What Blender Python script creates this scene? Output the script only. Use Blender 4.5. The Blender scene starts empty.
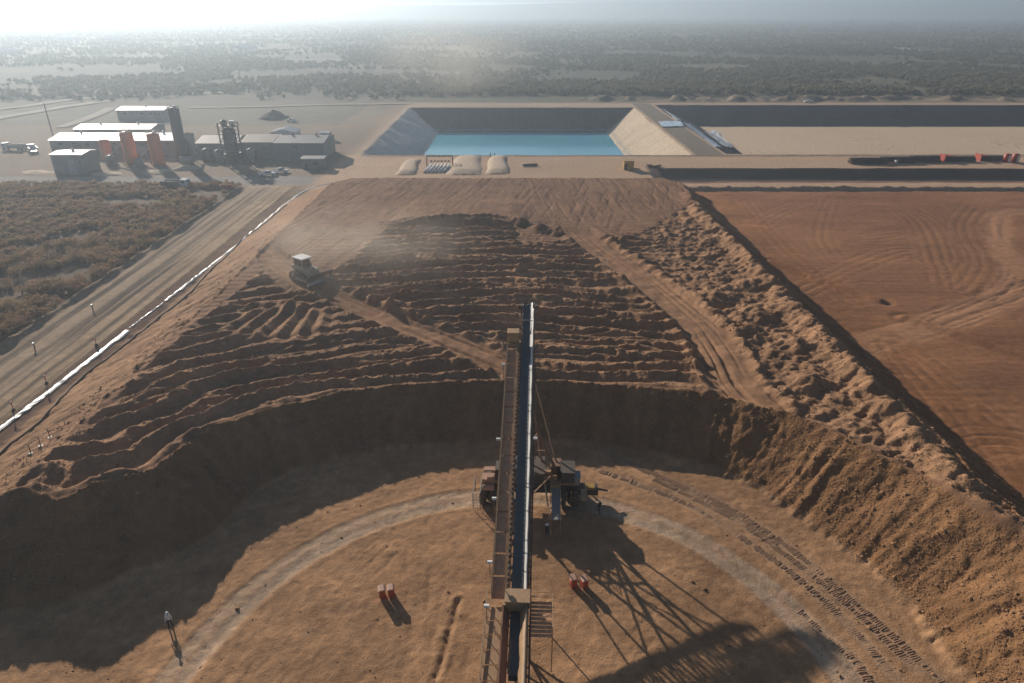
import bpy, math, random
import numpy as np
from mathutils import Vector, Matrix, Quaternion

SC = bpy.context.scene
COL = SC.collection
R = math.radians
random.seed(7)

# ---------------------------------------------------------------- camera
CAM_H, PITCH, FPX = 50.0, R(26.0), 683.0
cam_d = bpy.data.cameras.new('camera')
cam_d.sensor_width = 36.0
cam_d.lens = 36.0 * FPX / 1024.0
cam_d.clip_start = 0.5
cam_d.clip_end = 80000.0
cam = bpy.data.objects.new('camera', cam_d)
COL.objects.link(cam)
cam.location = (0, 0, CAM_H)
cam.rotation_euler = (R(90) - PITCH, 0, 0)
SC.camera = cam

# ---------------------------------------------------------------- sky, sun, exposure
SUN_EL = R(20.0)
SUN_AZ = math.atan2(0.56, 0.83)          # sun stands ahead and to the left
SUN_DIR = Vector((-math.sin(SUN_AZ) * math.cos(SUN_EL), math.cos(SUN_AZ) * math.cos(SUN_EL), math.sin(SUN_EL)))
world = bpy.data.worlds.new('World')
SC.world = world
world.use_nodes = True
wn = world.node_tree
wn.nodes.clear()
sky = wn.nodes.new('ShaderNodeTexSky')
sky.sky_type = 'NISHITA'
sky.sun_disc = False
sky.sun_elevation = SUN_EL
sky.sun_rotation = -SUN_AZ
sky.altitude = 600
sky.dust_density = 0.7
sky.ozone_density = 3.0
bg = wn.nodes.new('ShaderNodeBackground')
bg.inputs['Strength'].default_value = 0.055
wo = wn.nodes.new('ShaderNodeOutputWorld')
wn.links.new(sky.outputs[0], bg.inputs[0])
wn.links.new(bg.outputs[0], wo.inputs[0])
sl = bpy.data.lights.new('sun', 'SUN')
sl.energy = 4.8
sl.angle = R(0.55)
sl.color = (1.0, 0.90, 0.78)
so = bpy.data.objects.new('sun', sl)
COL.objects.link(so)
so.rotation_euler = (-SUN_DIR).to_track_quat('-Z', 'Y').to_euler()
vs = SC.view_settings
vs.view_transform = 'Standard'
vs.look = 'None'
vs.gamma = 1.0
vs.use_curve_mapping = False
vs.exposure = 0.08
SC.cycles.use_denoising = True
SC.cycles.max_bounces = 6
SC.cycles.volume_bounces = 1
SC.cycles.transparent_max_bounces = 16

# ---------------------------------------------------------------- pixel -> place
def un(px, py, z=0.0):
    u = (px - 512.0) / FPX
    v = (341.5 - py) / FPX
    dy = math.cos(PITCH) + v * math.sin(PITCH)
    dz = -math.sin(PITCH) + v * math.cos(PITCH)
    t = (z - CAM_H) / dz
    return (u * t, dy * t)

# ---------------------------------------------------------------- noise on arrays
def _hash(ix, iy, seed):
    h = (ix.astype(np.int64) * 374761393 + iy.astype(np.int64) * 668265263 + seed * 1442695041) & 0x7fffffff
    h = ((h ^ (h >> 13)) * 1274126177) & 0x7fffffff
    h = h ^ (h >> 16)
    return (h & 0xffff) / 65535.0

def vnoise(x, y, seed=0):
    ix = np.floor(x); iy = np.floor(y)
    fx = x - ix; fy = y - iy
    fx = fx * fx * (3 - 2 * fx); fy = fy * fy * (3 - 2 * fy)
    a = _hash(ix, iy, seed); b = _hash(ix + 1, iy, seed)
    c = _hash(ix, iy + 1, seed); d = _hash(ix + 1, iy + 1, seed)
    return (a * (1 - fx) + b * fx) * (1 - fy) + (c * (1 - fx) + d * fx) * fy * 1.0

def fbm(x, y, seed=0, oct=4, gain=0.5):
    s = 0.0; a = 1.0; n = 0.0
    for o in range(oct):
        s = s + a * vnoise(x * 2 ** o + 17.3 * o, y * 2 ** o - 9.1 * o, seed + o)
        n += a; a *= gain
    return s / n            # 0..1

def sstep(e0, e1, v):
    t = np.clip((v - e0) / (e1 - e0), 0, 1)
    return t * t * (3 - 2 * t)

def seg_dist(x, y, pts, want_t=False):
    """distance to an open polyline, signed side and run along it"""
    best = np.full(x.shape, 1e9); run = np.zeros(x.shape); acc = 0.0; side = np.ones(x.shape)
    for (ax, ay), (bx, by) in zip(pts[:-1], pts[1:]):
        dx, dy = bx - ax, by - ay
        L2 = dx * dx + dy * dy
        L = math.sqrt(L2)
        t = np.clip(((x - ax) * dx + (y - ay) * dy) / L2, 0, 1)
        ex = x - ax - t * dx; ey = y - ay - t * dy
        d = np.sqrt(ex * ex + ey * ey)
        m = d < best
        best = np.where(m, d, best)
        if want_t:
            run = np.where(m, acc + t * L, run)
            side = np.where(m, np.sign(dx * ey - dy * ex), side)
        acc += L
    return (best, run, side) if want_t else best

def inside(x, y, poly):
    c = np.zeros(x.shape, bool)
    n = len(poly)
    for i in range(n):
        ax, ay = poly[i]; bx, by = poly[(i + 1) % n]
        if ay == by:
            continue
        m = ((ay > y) != (by > y)) & (x < (bx - ax) * (y - ay) / (by - ay) + ax)
        c ^= m
    return c

def smooth_line(pts, n=8):
    """Catmull-Rom through the points"""
    P = [pts[0]] + list(pts) + [pts[-1]]
    out = []
    for i in range(1, len(P) - 2):
        p0, p1, p2, p3 = [np.array(q, float) for q in P[i - 1:i + 3]]
        for k in range(n):
            t = k / n
            out.append(tuple(0.5 * ((2 * p1) + (-p0 + p2) * t + (2 * p0 - 5 * p1 + 4 * p2 - p3) * t * t + (-p0 + 3 * p1 - 3 * p2 + p3) * t ** 3)))
    out.append(tuple(np.array(pts[-1], float)))
    return out

# ---------------------------------------------------------------- materials
MATS = {}
def new_mat(name):
    m = bpy.data.materials.new(name)
    m.use_nodes = True
    nt = m.node_tree
    nt.nodes.clear()
    out = nt.nodes.new('ShaderNodeOutputMaterial')
    b = nt.nodes.new('ShaderNodeBsdfPrincipled')
    nt.links.new(b.outputs[0], out.inputs[0])
    MATS[name] = m
    return m, nt, b, out

def N(nt, t, **kw):
    n = nt.nodes.new(t)
    for k, v in kw.items():
        if k.startswith('i_'):
            key = k[2:]
            n.inputs[int(key) if key.isdigit() else key.replace('_', ' ')].default_value = v
        else:
            setattr(n, k, v)
    return n

def simple(name, col, rough=0.6, metal=0.0, var=0.25, scale=1.5, dirt=None, dirt_amt=0.4, bump=0.0, rand=0.0):
    """base colour broken up by two noises and, if asked, settled dust of another colour"""
    m, nt, b, out = new_mat(name)
    L = nt.links
    tc = N(nt, 'ShaderNodeTexCoord')
    n1 = N(nt, 'ShaderNodeTexNoise', i_Scale=scale, i_Detail=6.0, i_Roughness=0.65)
    L.new(tc.outputs['Object'], n1.inputs['Vector'])
    mr = N(nt, 'ShaderNodeMapRange', i_1=0.25, i_2=0.75, i_3=1 - var, i_4=1 + var)
    L.new(n1.outputs[0], mr.inputs[0])
    mul = N(nt, 'ShaderNodeMix', data_type='RGBA', blend_type='MULTIPLY')
    mul.inputs[0].default_value = 1.0
    mul.inputs[6].default_value = (*col, 1)
    L.new(mr.outputs[0], mul.inputs[7])
    cur = mul.outputs[2]
    if rand:
        oi = N(nt, 'ShaderNodeObjectInfo')
        m2 = N(nt, 'ShaderNodeMapRange', i_3=1 - rand, i_4=1 + rand)
        L.new(oi.outputs['Random'], m2.inputs[0])
        mu = N(nt, 'ShaderNodeMix', data_type='RGBA', blend_type='MULTIPLY')
        mu.inputs[0].default_value = 1.0
        L.new(cur, mu.inputs[6]); L.new(m2.outputs[0], mu.inputs[7])
        cur = mu.outputs[2]
    if dirt:
        n2 = N(nt, 'ShaderNodeTexNoise', i_Scale=scale * 2.3, i_Detail=8.0, i_Roughness=0.7)
        L.new(tc.outputs['Object'], n2.inputs['Vector'])
        r2 = N(nt, 'ShaderNodeMapRange', i_1=0.35, i_2=0.7, i_3=0.0, i_4=dirt_amt * 1.6)
        L.new(n2.outputs[0], r2.inputs[0])
        mx = N(nt, 'ShaderNodeMix', data_type='RGBA')
        L.new(r2.outputs[0], mx.inputs[0]); L.new(cur, mx.inputs[6])
        mx.inputs[7].default_value = (*dirt, 1)
        cur = mx.outputs[2]
    L.new(cur, b.inputs['Base Color'])
    b.inputs['Roughness'].default_value = rough
    b.inputs['Metallic'].default_value = metal
    if bump:
        bp = N(nt, 'ShaderNodeBump', i_Strength=bump, i_Distance=0.05)
        L.new(n1.outputs[0], bp.inputs['Height']); L.new(bp.outputs[0], b.inputs['Normal'])
    return m

DUST = (0.30, 0.19, 0.115)
simple('rust_frame', (0.26, 0.135, 0.075), 0.7, 0.0, 0.3, 2.0, DUST, 0.6)
simple('walkway', (0.74, 0.38, 0.20), 0.75, 0.0, 0.25, 1.2, DUST, 0.45)
simple('tan_plate', (0.52, 0.32, 0.16), 0.55, 0.0, 0.2, 1.5, DUST, 0.4)
simple('rust_wall', (0.27, 0.10, 0.06), 0.7, 0.0, 0.3, 1.5, DUST, 0.3)
simple('belt', (0.085, 0.10, 0.115), 0.38, 0.0, 0.25, 1.0, (0.10, 0.085, 0.07), 0.35)
simple('belt_gleam', (0.80, 0.76, 0.68), 0.4, 0.0, 0.1, 1.0)  # sunlit gleam of the belt edge, held in a near-white colour
simple('steel', (0.32, 0.31, 0.29), 0.45, 0.5, 0.2, 3.0, DUST, 0.4)
simple('dark_steel', (0.07, 0.065, 0.06), 0.6, 0.2, 0.3, 2.0, DUST, 0.35)
simple('grey_paint', (0.33, 0.33, 0.32), 0.6, 0.0, 0.2, 1.0, DUST, 0.25)
simple('white_paint', (0.78, 0.77, 0.73), 0.45, 0.0, 0.08, 1.0, DUST, 0.12)
simple('rubber', (0.022, 0.021, 0.02), 0.85, 0.0, 0.3, 3.0, DUST, 0.5)
simple('yellow_paint', (0.50, 0.30, 0.05), 0.5, 0.0, 0.2, 2.0, DUST, 0.3)
simple('orange_bin', (0.55, 0.075, 0.03), 0.5, 0.0, 0.15, 3.0, DUST, 0.15)
simple('pale_lid', (0.52, 0.30, 0.20), 0.5, 0.0, 0.12, 3.0)
# ---------------------------------------------------------------- the shape of the site
SLOPE = 0.72
PIV = (0.1, 34.0)                          # the stacker swings round this point
crest_px = [(0, 499, 6.2), (30, 492, 6.2), (62, 501, 6.1), (85, 488, 6.0), (118, 478, 6.0), (150, 469, 5.9), (190, 441, 5.6), (250, 415, 5.3),
            (350, 392, 5.0), (450, 382, 5.0), (560, 382, 5.0), (630, 384, 5.0), (696, 388, 5.2), (740, 394, 5.4), (777, 404, 5.6), (808, 419, 5.8), (841, 436, 6.0),
            (877, 455, 6.0), (922, 478, 6.2), (973, 513, 6.4), (1024, 543, 6.4)]
crest = smooth_line([un(a, b, c) for a, b, c in crest_px], 4)
def relax(P, sig):
    """even spacing, then a soft average along the line on its right half"""
    P = np.array(P, float)
    seg = np.hypot(*(P[1:] - P[:-1]).T); acc = np.concatenate([[0], np.cumsum(seg)])
    s_ = np.arange(0, acc[-1], 1.0)
    Q = np.stack([np.interp(s_, acc, P[:, 0]), np.interp(s_, acc, P[:, 1])], 1)
    out = []
    for i in range(len(Q)):
        sg = 0.6 + sig * float(sstep(-2.0, 14.0, Q[i, 0])) * float(sstep(0, 16, (len(Q) - 1 - i)))
        w = np.exp(-((s_ - s_[i]) / sg) ** 2)
        out.append(tuple((Q * w[:, None]).sum(0) / w.sum()))
    return out[::2]
crest = relax(crest, 14.0)
crest_in = crest + [(46.2, 38.0), (48.0, 20.0)]
RX, LX, FY = 47.3, -50.5, 197.0
heap_poly = crest_in + [(49.0, 12.0), (49.5, 30), (48.2, 50), (RX, 90), (RX - 1, 150), (RX, 191), (RX - 3.5, FY), (-46, FY), (-50.5, 191), (LX, 120), (LX, 60)]

rough_px = [(-20, 508, 6), (84, 425, 6), (160, 352, 6), (228, 296, 6), (262, 268, 6), (290, 290, 6), (350, 258, 6), (393, 222, 6), (512, 220, 6), (525, 242, 6),
            (640, 234, 6), (688, 205, 6)]
rough_poly = [un(*p) for p in rough_px] + [(49, 178), (49.5, 12)] + crest_in[::-1]

road_r = smooth_line([(13, 149), (15.6, 141), (19.5, 129), (23.5, 118), (27, 106), (29, 96), (29.5, 86), (29.2, 78), (30.5, 72)], 5)
road_d = smooth_line([(-54, 137), (-47, 128), (-38, 116.5), (-31.6, 110.6), (-22, 102), (-14.2, 96), (-6, 89.5), (0, 84)], 5)
track_right = smooth_line([un(1040, 285), un(985, 305), un(930, 325), un(880, 340), un(855, 356), un(850, 385), un(870, 420)], 5)
track_right2 = smooth_line([un(1030, 210), un(1000, 215), un(1000, 245), un(1018, 275), un(995, 300)], 5)
furrow_r = [un(770, 262), un(880, 301)]
furrow_r2 = [un(905, 318), un(1040, 360)]
tracks_misc = []
for pts in ([(755, 225), (800, 205), (870, 200), (960, 195)], [(780, 300), (850, 268), (905, 250), (940, 262), (948, 285)], [(900, 205), (935, 225), (950, 260)],
            [(880, 200), (915, 222), (930, 262)], [(790, 230), (840, 240), (900, 235)], [(985, 196), (962, 225), (978, 262), (960, 290)], [(890, 350), (950, 420), (1030, 520)],
            [(900, 345), (970, 400), (1030, 440)], [(745, 200), (780, 240), (850, 300)], [(830, 200), (820, 235), (835, 260)], [(930, 460), (980, 440), (1030, 445)]):
    tracks_misc.append(smooth_line([un(*p) for p in pts], 5))
floor_ruts = []
for pts in ([(398, 560), (392, 600), (380, 650), (365, 700)], [(455, 570), (447, 620), (430, 700)], [(420, 560), (418, 610), (405, 690)], [(330, 600), (300, 640), (250, 690)], [(360, 600), (340, 640), (310, 690)],
            [(240, 700), (300, 620), (380, 545)], [(290, 690), (350, 600), (430, 520)], [(210, 640), (260, 600), (330, 560)], [(680, 600), (640, 640), (600, 690)], [(720, 560), (690, 590), (660, 610)]):
    floor_ruts.append(smooth_line([un(*p) for p in pts], 4))
gouges = []                                  # short deep scrapes with a spoil lip
for pts in ([(459, 600), (450, 632), (436, 678)],):
    gouges.append([un(*p) for p in pts])
# cleated machine tracks across the floor on the right
tread_lines = []
for pts in ([(600, 470), (680, 500), (745, 540), (800, 580), (850, 625), (905, 690)], [(640, 468), (715, 500), (785, 545), (840, 590), (890, 632), (950, 690)],
            [(655, 478), (735, 520), (800, 566), (860, 615), (915, 668)], [(605, 452), (670, 480), (735, 515), (775, 545)], [(800, 610), (850, 655), (875, 690)]):
    tread_lines.append(smooth_line([un(*p) for p in pts], 6))
arc_c = (0.0, 34.0)

# ponds: rectangle of the rim, depth, run of the slope
POND_A = (-57.5, 68.5, 264.0, 402.0, 15.0, 23.0)
POND_B = (82.0, 420.0, 266.0, 414.0, 9.0, 22.0)

def pond_depth(x, y, P):
    x0, x1, y0, y1, d, w = P
    din = np.minimum(np.minimum(x - x0, x1 - x), np.minimum(y - y0, y1 - y))
    return np.clip(din / w, 0, 1) * d, din

def terrain(x, y):
    """height and colour of the ground for arrays of places"""
    x = np.asarray(x, float); y = np.asarray(y, float)
    near = (np.abs(x) < 320) & (y < 480) & (y > -60)
    base_n = fbm(x / 9, y / 9, 3)
    z = (base_n - 0.5) * 0.35 * near
    # ---- colours, linear albedo
    shp = x.shape + (3,)
    col = np.zeros(shp)
    big = fbm(x / 60, y / 60, 11)[..., None]
    def C(c): return np.array(c, float)
    plain = C((0.15, 0.135, 0.088)) * (0.7 + 0.6 * fbm(x / 140, y / 90, 5)[..., None])
    col[:] = plain
    grav = np.zeros(x.shape)
    def paint(mask, c, var=0.0):
        nonlocal col
        m = np.clip(mask, 0, 1)[..., None]
        cc = C(c) * (1 + var * (big - 0.5) * 2)
        col = col * (1 - m) + cc * m
    wob = (fbm(x / 7, y / 7, 21) - 0.5) * 4
    # whole worked site
    site = sstep(-84, -81, x + wob * 0.3) * sstep(430, 420, y + wob) 
    paint(site, (0.37, 0.255, 0.165), 0.2)
    # left bank with scrub
    paint(sstep(-81, -84, x + wob * 0.4) * sstep(225, 215, y + wob * 2), (0.17, 0.12, 0.082), 0.3)
    # plant yard
    yard = sstep(-60, -66, x) * sstep(206, 214, y + wob * 0.6) * sstep(350, 330, y + wob * 2)
    paint(yard, (0.275, 0.20, 0.14), 0.3)
    paint(yard * sstep(213, 216, y) * sstep(228, 225, y), (0.30, 0.27, 0.24), 0.1)
    yb = sstep(335, 345, y) * sstep(450, 425, y) * sstep(-60, -70, x)
    paint(yb * 0.8 * (0.3 + fbm(x / 30, y / 12, 8)), (0.21, 0.18, 0.14), 0.3)
    # left perimeter road, its bank and edge windrow
    rd = sstep(-81.5, -80, x + wob * 0.12) * sstep(-66.8, -67.4, x) * sstep(216, 206, y)
    rutp = fbm(x / 0.7, y / 60, 31, 3)
    paint(rd, (0.42, 0.30, 0.20), 0.1)
    col *= 1 - (rd * 0.75 * sstep(0.42, 0.72, rutp) * (0.4 + fbm(x / 1.2, y / 25, 33)))[..., None]
    z += rd * (0.9 - 0.12 * rutp)
    dw = np.abs(x + 82.0 + wob * 0.1)
    z += np.clip(1.7 - dw * 1.0, 0, 9) * sstep(214, 204, y) * (0.7 + 0.6 * fbm(x / 2, y / 4, 34))
    z += np.clip((-62.6 - x) / 4.4, 0, 1) * 0.85 * sstep(-67.5, -66.9, x) * sstep(216, 206, y)
    z -= np.clip(1.2 - np.abs(x + 63.2), 0, 1) * 0.5 * sstep(200, 190, y) * sstep(20, 40, y)
    paint(sstep(-67.2, -66.4, x) * sstep(-61.0, -63.0, x) * sstep(200, 190, y), (0.235, 0.145, 0.10), 0.1)
    # right pad
    pad = sstep(47, 52, x) * sstep(216, 210, y)
    pn = fbm(x / 25, y / 6, 41)
    paint(pad, (0.31, 0.165, 0.085), 0.3)
    col *= 1 + (pad * (pn - 0.5) * 0.35)[..., None]
    z += pad * ((fbm(x / 16, y / 0.9, 44, 2) - 0.5) * 0.07 + (fbm(x / 1.2, y / 1.0, 45, 3) - 0.5) * 0.10)
    tr = np.zeros(x.shape)
    bx = near & (x > 40)
    if bx.any():
        xs, ys = x[bx], y[bx]
        t = np.zeros(xs.shape); zz = np.zeros(xs.shape); pale = np.zeros(xs.shape)
        for L, w in ((track_right, 3.6), (track_right2, 2.6)):
            d, run, sd = seg_dist(xs, ys, L, True)
            m = sstep(w + 1.5, w - 1.0, d + (fbm(xs / 3, ys / 3, 51) - 0.5) * 3)
            lanes = fbm(d / 0.5, run / 14, 52, 2)
            zz += m * (-0.12 * sstep(0.45, 0.7, lanes) - 0.03)
            pale = np.maximum(pale, m * 0.9)
        for i, L in enumerate(tracks_misc):
            d, run, sd = seg_dist(xs, ys, L, True)
            m = np.exp(-((d - 1.0) / 0.28) ** 2) + np.exp(-((d - 3.1) / 0.3) ** 2) * 0.7
            fade = 0.35 + 0.65 * fbm(xs / 8, ys / 8, 60 + i)
            zz -= m * 0.14 * fade
            pale = np.maximum(pale, m * fade * 0.5)
        for L in (furrow_r, furrow_r2):
            d = seg_dist(xs, ys, L)
            zz += np.exp(-(d / 0.8) ** 2) * 0.55 - np.exp(-((d - 1.7) / 0.7) ** 2) * 0.25
        z[bx] += zz
        cc = col[bx]
        p3 = pale[..., None]
        col[bx] = cc * (1 - p3) + C((0.42, 0.245, 0.14)) * p3
    # windrow and drain along the end of the right pad
    z += np.clip(1.1 - np.abs(y - 208.5 + wob * 0.12) * 0.7, 0, 9) * sstep(50, 56, x) * (0.6 + 0.8 * fbm(x / 1.5, y / 1.5, 71))
    paint(sstep(54, 60, x) * sstep(209, 210.5, y) * sstep(219, 217.5, y), (0.33, 0.21, 0.14))
    # ---- the heap
    hb = near & (x > -72) & (x < 66) & (y > -10) & (y < 214)
    if hb.any():
        xs, ys = x[hb], y[hb]
        wx = (fbm(xs / 3.2, ys / 3.2, 81, 3) - 0.5) * 1.2
        wy = (fbm(xs / 3.2, ys / 3.2, 82, 3) - 0.5) * 1.2
        xw, yw = xs + wx, ys + wy
        poly = heap_poly
        dp = seg_dist(xw, yw, poly + [poly[0]])
        ins = inside(xw, yw, poly)
        dcr, run, sd = seg_dist(xw, yw, crest_in, True)
        # platform height
        top = 5.2 + 1.5 * sstep(10, 46, xs) * sstep(170, 90, ys) + 1.1 * sstep(-25, -48, xs) * sstep(130, 80, ys) + 1.0 * sstep(85, 150, ys)
        rin = inside(xs + wx * 0.8, ys + wy * 0.8, rough_poly)
        rd_ = seg_dist(xs, ys, rough_poly + [rough_poly[0]])
        rough = np.where(rin, 1.0, 0.0) * sstep(-0.2, 1.5, rd_)
        dR, runR, sR = seg_dist(xs, ys, road_r, True)
        dD, runD, sD = seg_dist(xs, ys, road_d, True)
        nl = (fbm(xs / 1.6, ys / 1.6, 201, 2) - 0.5)
        mroad = np.maximum(sstep(4.2, 2.6, dR + nl * 1.2) * sstep(150, 142, ys), sstep(3.4, 2.0, dD + nl * 1.2))
        lump = sstep(0.0, 4.0, sR * dR - 1.5) if False else sstep(26, 31, xs + (dR < 3) * 0 + (ys - 110) * 0.02) * sstep(176, 168, ys)
        # windrows follow the crest
        ang = np.arctan2(ys - 40, xs)
        s = dcr / 3.3 + (fbm(xs / 24, ys / 12, 91, 4) - 0.5) * 1.7
        k = np.floor(s + 0.5)
        tri = np.abs(2 * (s - np.floor(s)) - 1)
        amp = 0.92 * (0.45 + 0.9 * vnoise(k * 7.3, run / 16, 95)) * sstep(95, 60, dcr) 
        clod = (fbm(run / 0.9 + k * 13, dcr / 1.4, 96, 3) - 0.5)
        wind = amp * (tri ** 1.25) + clod * 1.0 * tri * (0.4 + amp * 0.5) + 0.45 * np.clip(vnoise(xs / 0.7, ys / 0.7, 99) - 0.5, 0, 1) * (0.3 + tri)
        # half of the rows have a ripple between them
        wind += 0.4 * np.abs(2 * ((dcr / 1.55 + fbm(xs / 9, ys / 9, 97) * 2) % 1) - 1) * sstep(0.35, 0.6, fbm(xs / 14, ys / 10, 98))
        lum = 0.9 * np.abs(fbm(xs / 3.4, ys / 2.4, 101, 3) - 0.5) * 2 + 0.75 * (fbm(xs / 1.1, ys / 0.9, 102, 3) - 0.5) + 0.55 * np.clip(vnoise(xs / 0.75, ys / 0.65, 103) - 0.55, 0, 1)
        zt = top + rough * ((1 - lump) * (wind - 0.3) + lump * (lum - 0.3) - 0.25)
        # radial scrapes left by the machine on the left
        fan = np.exp(-(((xs + 36) / 8) ** 2 + ((ys - 98) / 6) ** 2)) 
        fa = np.arctan2(ys - 125, xs + 33)
        zt = zt * (1 - np.clip(fan * 1.5, 0, 1)) + np.clip(fan * 1.5, 0, 1) * (top + 0.75 * np.abs(2 * ((fa * 11) % 1) - 1) + nl * 0.3)
        # scarp between rough and graded ground
        zt += sstep(149.5, 151.5, ys) * sstep(178, 156, ys) * sstep(-30, -20, xs) * sstep(6, -1, xs) * 1.0
        zt += np.exp(-(((xs + 12) / 12) ** 2 + ((ys - 152) / 2.4) ** 2)) * 1.0 * (0.5 + fbm(xs / 2, ys / 2, 105))
        for (mx, my, mr, mh) in ((6, 146, 3.0, 1.5), (10, 143.5, 2.6, 1.3), (2, 150, 2.5, 1.2), (34, 106, 4, 1.5), (38, 99, 4, 1.6), (35.5, 93, 3.0, 1.2), (41, 88, 3.0, 1.2), (42, 112, 3.5, 1.2), (39, 78, 3, 1.0), (-36, 103, 3, 1.1), (-20, 104.5, 2.6, 1.2), (-16, 100.5, 2.4, 1.1)):
            rr = np.hypot(xs - mx, ys - my) + nl * 1.6
            zt += np.clip(mh * (1 - rr / mr), 0, 9)
        # graded ground: faint passes of the blade
        grad = (1 - rough)
        zt += grad * (np.sin(ys * 3.0 + fbm(xs / 18, ys / 6, 107) * 8) * 0.05 + (fbm(xs / 2, ys / 7, 108) - 0.5) * 0.35 + sstep(0, 10, xs) * sstep(148, 155, ys) * sstep(0.52, 0.75, fbm(xs / 0.9 + ys * 0.12, ys / 11, 77, 2)) * -0.12 + sstep(0.6, 0.75, fbm(xs / 1.0 - ys * 0.22, ys / 15, 78, 2)) * -0.08)
        # haul roads over the top
        lanes = -0.30 * sstep(0.5, 0.72, fbm(np.minimum(dR, dD) * np.where(sR > 0, 1, -1) / 0.6 + 40, np.where(dR < dD, runR, runD + 200) / 22, 203, 2)) + 0.1
        zt = zt * (1 - mroad) + mroad * (top - 0.45 + lanes + (nl * 0.25))
        zt += np.exp(-((dR - 4.0) / 0.7) ** 2) * 0.5 * sstep(150, 142, ys) + np.exp(-((dD - 3.1) / 0.7) ** 2) * 0.35
        # ridge along the right edge and left lip
        zt += np.exp(-((xs - 45.4 + wx) / 1.8) ** 2) * (0.5 + 1.6 * fbm(xs / 3, ys / 3, 109, 3)) * sstep(182, 172, ys)
        zt += np.exp(-((xs + 49) / 1.2) ** 2) * 0.5 * fbm(xs / 2, ys / 2, 110) * sstep(110, 90, ys)
        # faces
        gul = (fbm(run / 1.1, dcr / 20, 111, 3) - 0.5) * 0.95 * sstep(0, 3, dp) + (fbm(run / 5, dcr / 20, 114, 2) - 0.5) * 1.0 * sstep(0, 4, dp)
        gul = gul * sstep(46.5, 42.5, xs) + 0.0
        slope = np.where(xw < -50.2, 0.45, np.where(yw > FY - 2, 0.55, SLOPE))
        gul = np.where((xw < -50.2) | (yw > FY - 2), 0.0, gul)
        gul = np.where(xw > 47.5, (fbm(xs / 4, ys / 3.0, 112) - 0.5) * 0.7, gul)
        zf = top + wind * 0.25 * (1 - lump) - (dp + gul) * slope + (fbm(xs / 0.6, ys / 0.6, 113, 2) - 0.5) * 0.34
        zf = zf + sstep(2.2, 0.0, np.abs(zf)) * 0.25          # soft fillet at the foot
        zt = np.minimum(zt, top + wind * 0.25 * (1 - lump) + 0.12 + dp * 0.9)
        zh = np.where(ins, zt, np.minimum(zf, zt + 0.5))
        ismh = zh > z[hb]
        zn = np.maximum(z[hb], zh)
        z[hb] = zn
        m = sstep(0.0, 0.5, zh - 0.15)
        top_m = np.where(ins, 1.0, 0.0)
        c = col[hb]
        ore = C((0.37, 0.215, 0.125)) * (0.8 + 0.4 * fbm(xs / 6, ys / 6, 120))[..., None]
        graded = C((0.27, 0.15, 0.09)) * (0.85 + 0.3 * fbm(xs / 12, ys / 5, 121))[..., None]
        road = C((0.38, 0.215, 0.125)) * (0.9 + 0.2 * nl[..., None])
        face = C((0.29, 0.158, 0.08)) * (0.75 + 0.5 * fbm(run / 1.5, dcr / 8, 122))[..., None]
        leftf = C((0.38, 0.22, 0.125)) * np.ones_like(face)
        tc = ore * rough[..., None] + graded * (1 - rough[..., None])
        tc = tc * (1 - mroad[..., None]) + road * mroad[..., None]
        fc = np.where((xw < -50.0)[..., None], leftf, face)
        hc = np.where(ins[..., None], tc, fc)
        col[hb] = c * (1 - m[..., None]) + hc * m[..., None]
        g = m * np.where(ins, rough * (1 - mroad) * 0.7, np.where(xw < -50, 0.3, 1.0))
        grav[hb] = g
        # ---- inner floor
        fl = (1 - m) * np.where((ys < 80) & (xs > -48) & (xs < 46), 1.0, 0.0)
        fcol = C((0.46, 0.26, 0.14)) * (0.62 + 0.5 * fbm(xs / 2.5, ys / 1.6, 160, 5) + 0.28 * fbm(xs / 9, ys / 6, 161))[..., None]
        q = fl[..., None]
        col[hb] = col[hb] * (1 - q * 0.8) + fcol * q * 0.8
        rr = np.hypot(xs - arc_c[0], ys - arc_c[1])
        for r0, w, dep, pl in ((27.6, 0.75, 0.08, 0.95), (29.1, 0.65, 0.06, 0.85), ):
            rw = rr + (fbm(xs / 6, ys / 6, 131) - 0.5) * 0.5
            mm = sstep(w * 1.4, w * 0.5, np.abs(rw - r0)) * fl
            z[hb] += -mm * dep + fl * np.exp(-((np.abs(rw - r0) - w * 1.5) / 0.25) ** 2) * 0.03
            p = (mm * pl * (0.6 + 0.4 * fbm(xs / 3, ys / 3, 133)))[..., None]
            col[hb] = col[hb] * (1 - p) + C((0.53, 0.40, 0.295)) * p
        zz = np.zeros(xs.shape)
        for i, L in enumerate(floor_ruts):
            d = seg_dist(xs, ys, L)
            zz -= (np.exp(-((d - 0.9) / 0.22) ** 2) + 0.6 * np.exp(-((d - 2.4) / 0.25) ** 2)) * 0.07 * sstep(0.45, 0.75, fbm(xs / 4, ys / 4, 140 + i))
        for i, L in enumerate(gouges):
            d = seg_dist(xs + nl * 0.3, ys - nl * 0.25, L)
            zz += -np.exp(-(d / 0.24) ** 2) * 0.17 + np.exp(-((d - 0.55) / 0.25) ** 2) * 0.12 * sstep(0.35, 0.65, fbm(xs / 0.9, ys / 0.9, 146))
        zz += (fbm(xs / 1.5, ys / 1.3, 150, 3) - 0.5) * 0.07 + (fbm(xs / 0.45, ys / 0.45, 151, 2) - 0.5) * 0.09
        tl = np.zeros(xs.shape)
        for L in tread_lines:
            d = seg_dist(xs, ys, L)
            tl = np.maximum(tl, sstep(0.75, 0.5, d))
        zz = zz * (1 - tl * 0.8) - 0.06 * tl
        rub = np.exp(-(((xs + 28) / 6) ** 2 + ((ys - 43) / 4) ** 2))
        zz += rub * (fbm(xs / 1.4 + ys / 1.9, ys / 3 - xs / 4, 155, 3) - 0.5) * 0.4
        z[hb] += zz * fl
        p = (tl * fl * 0.45)[..., None]
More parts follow.
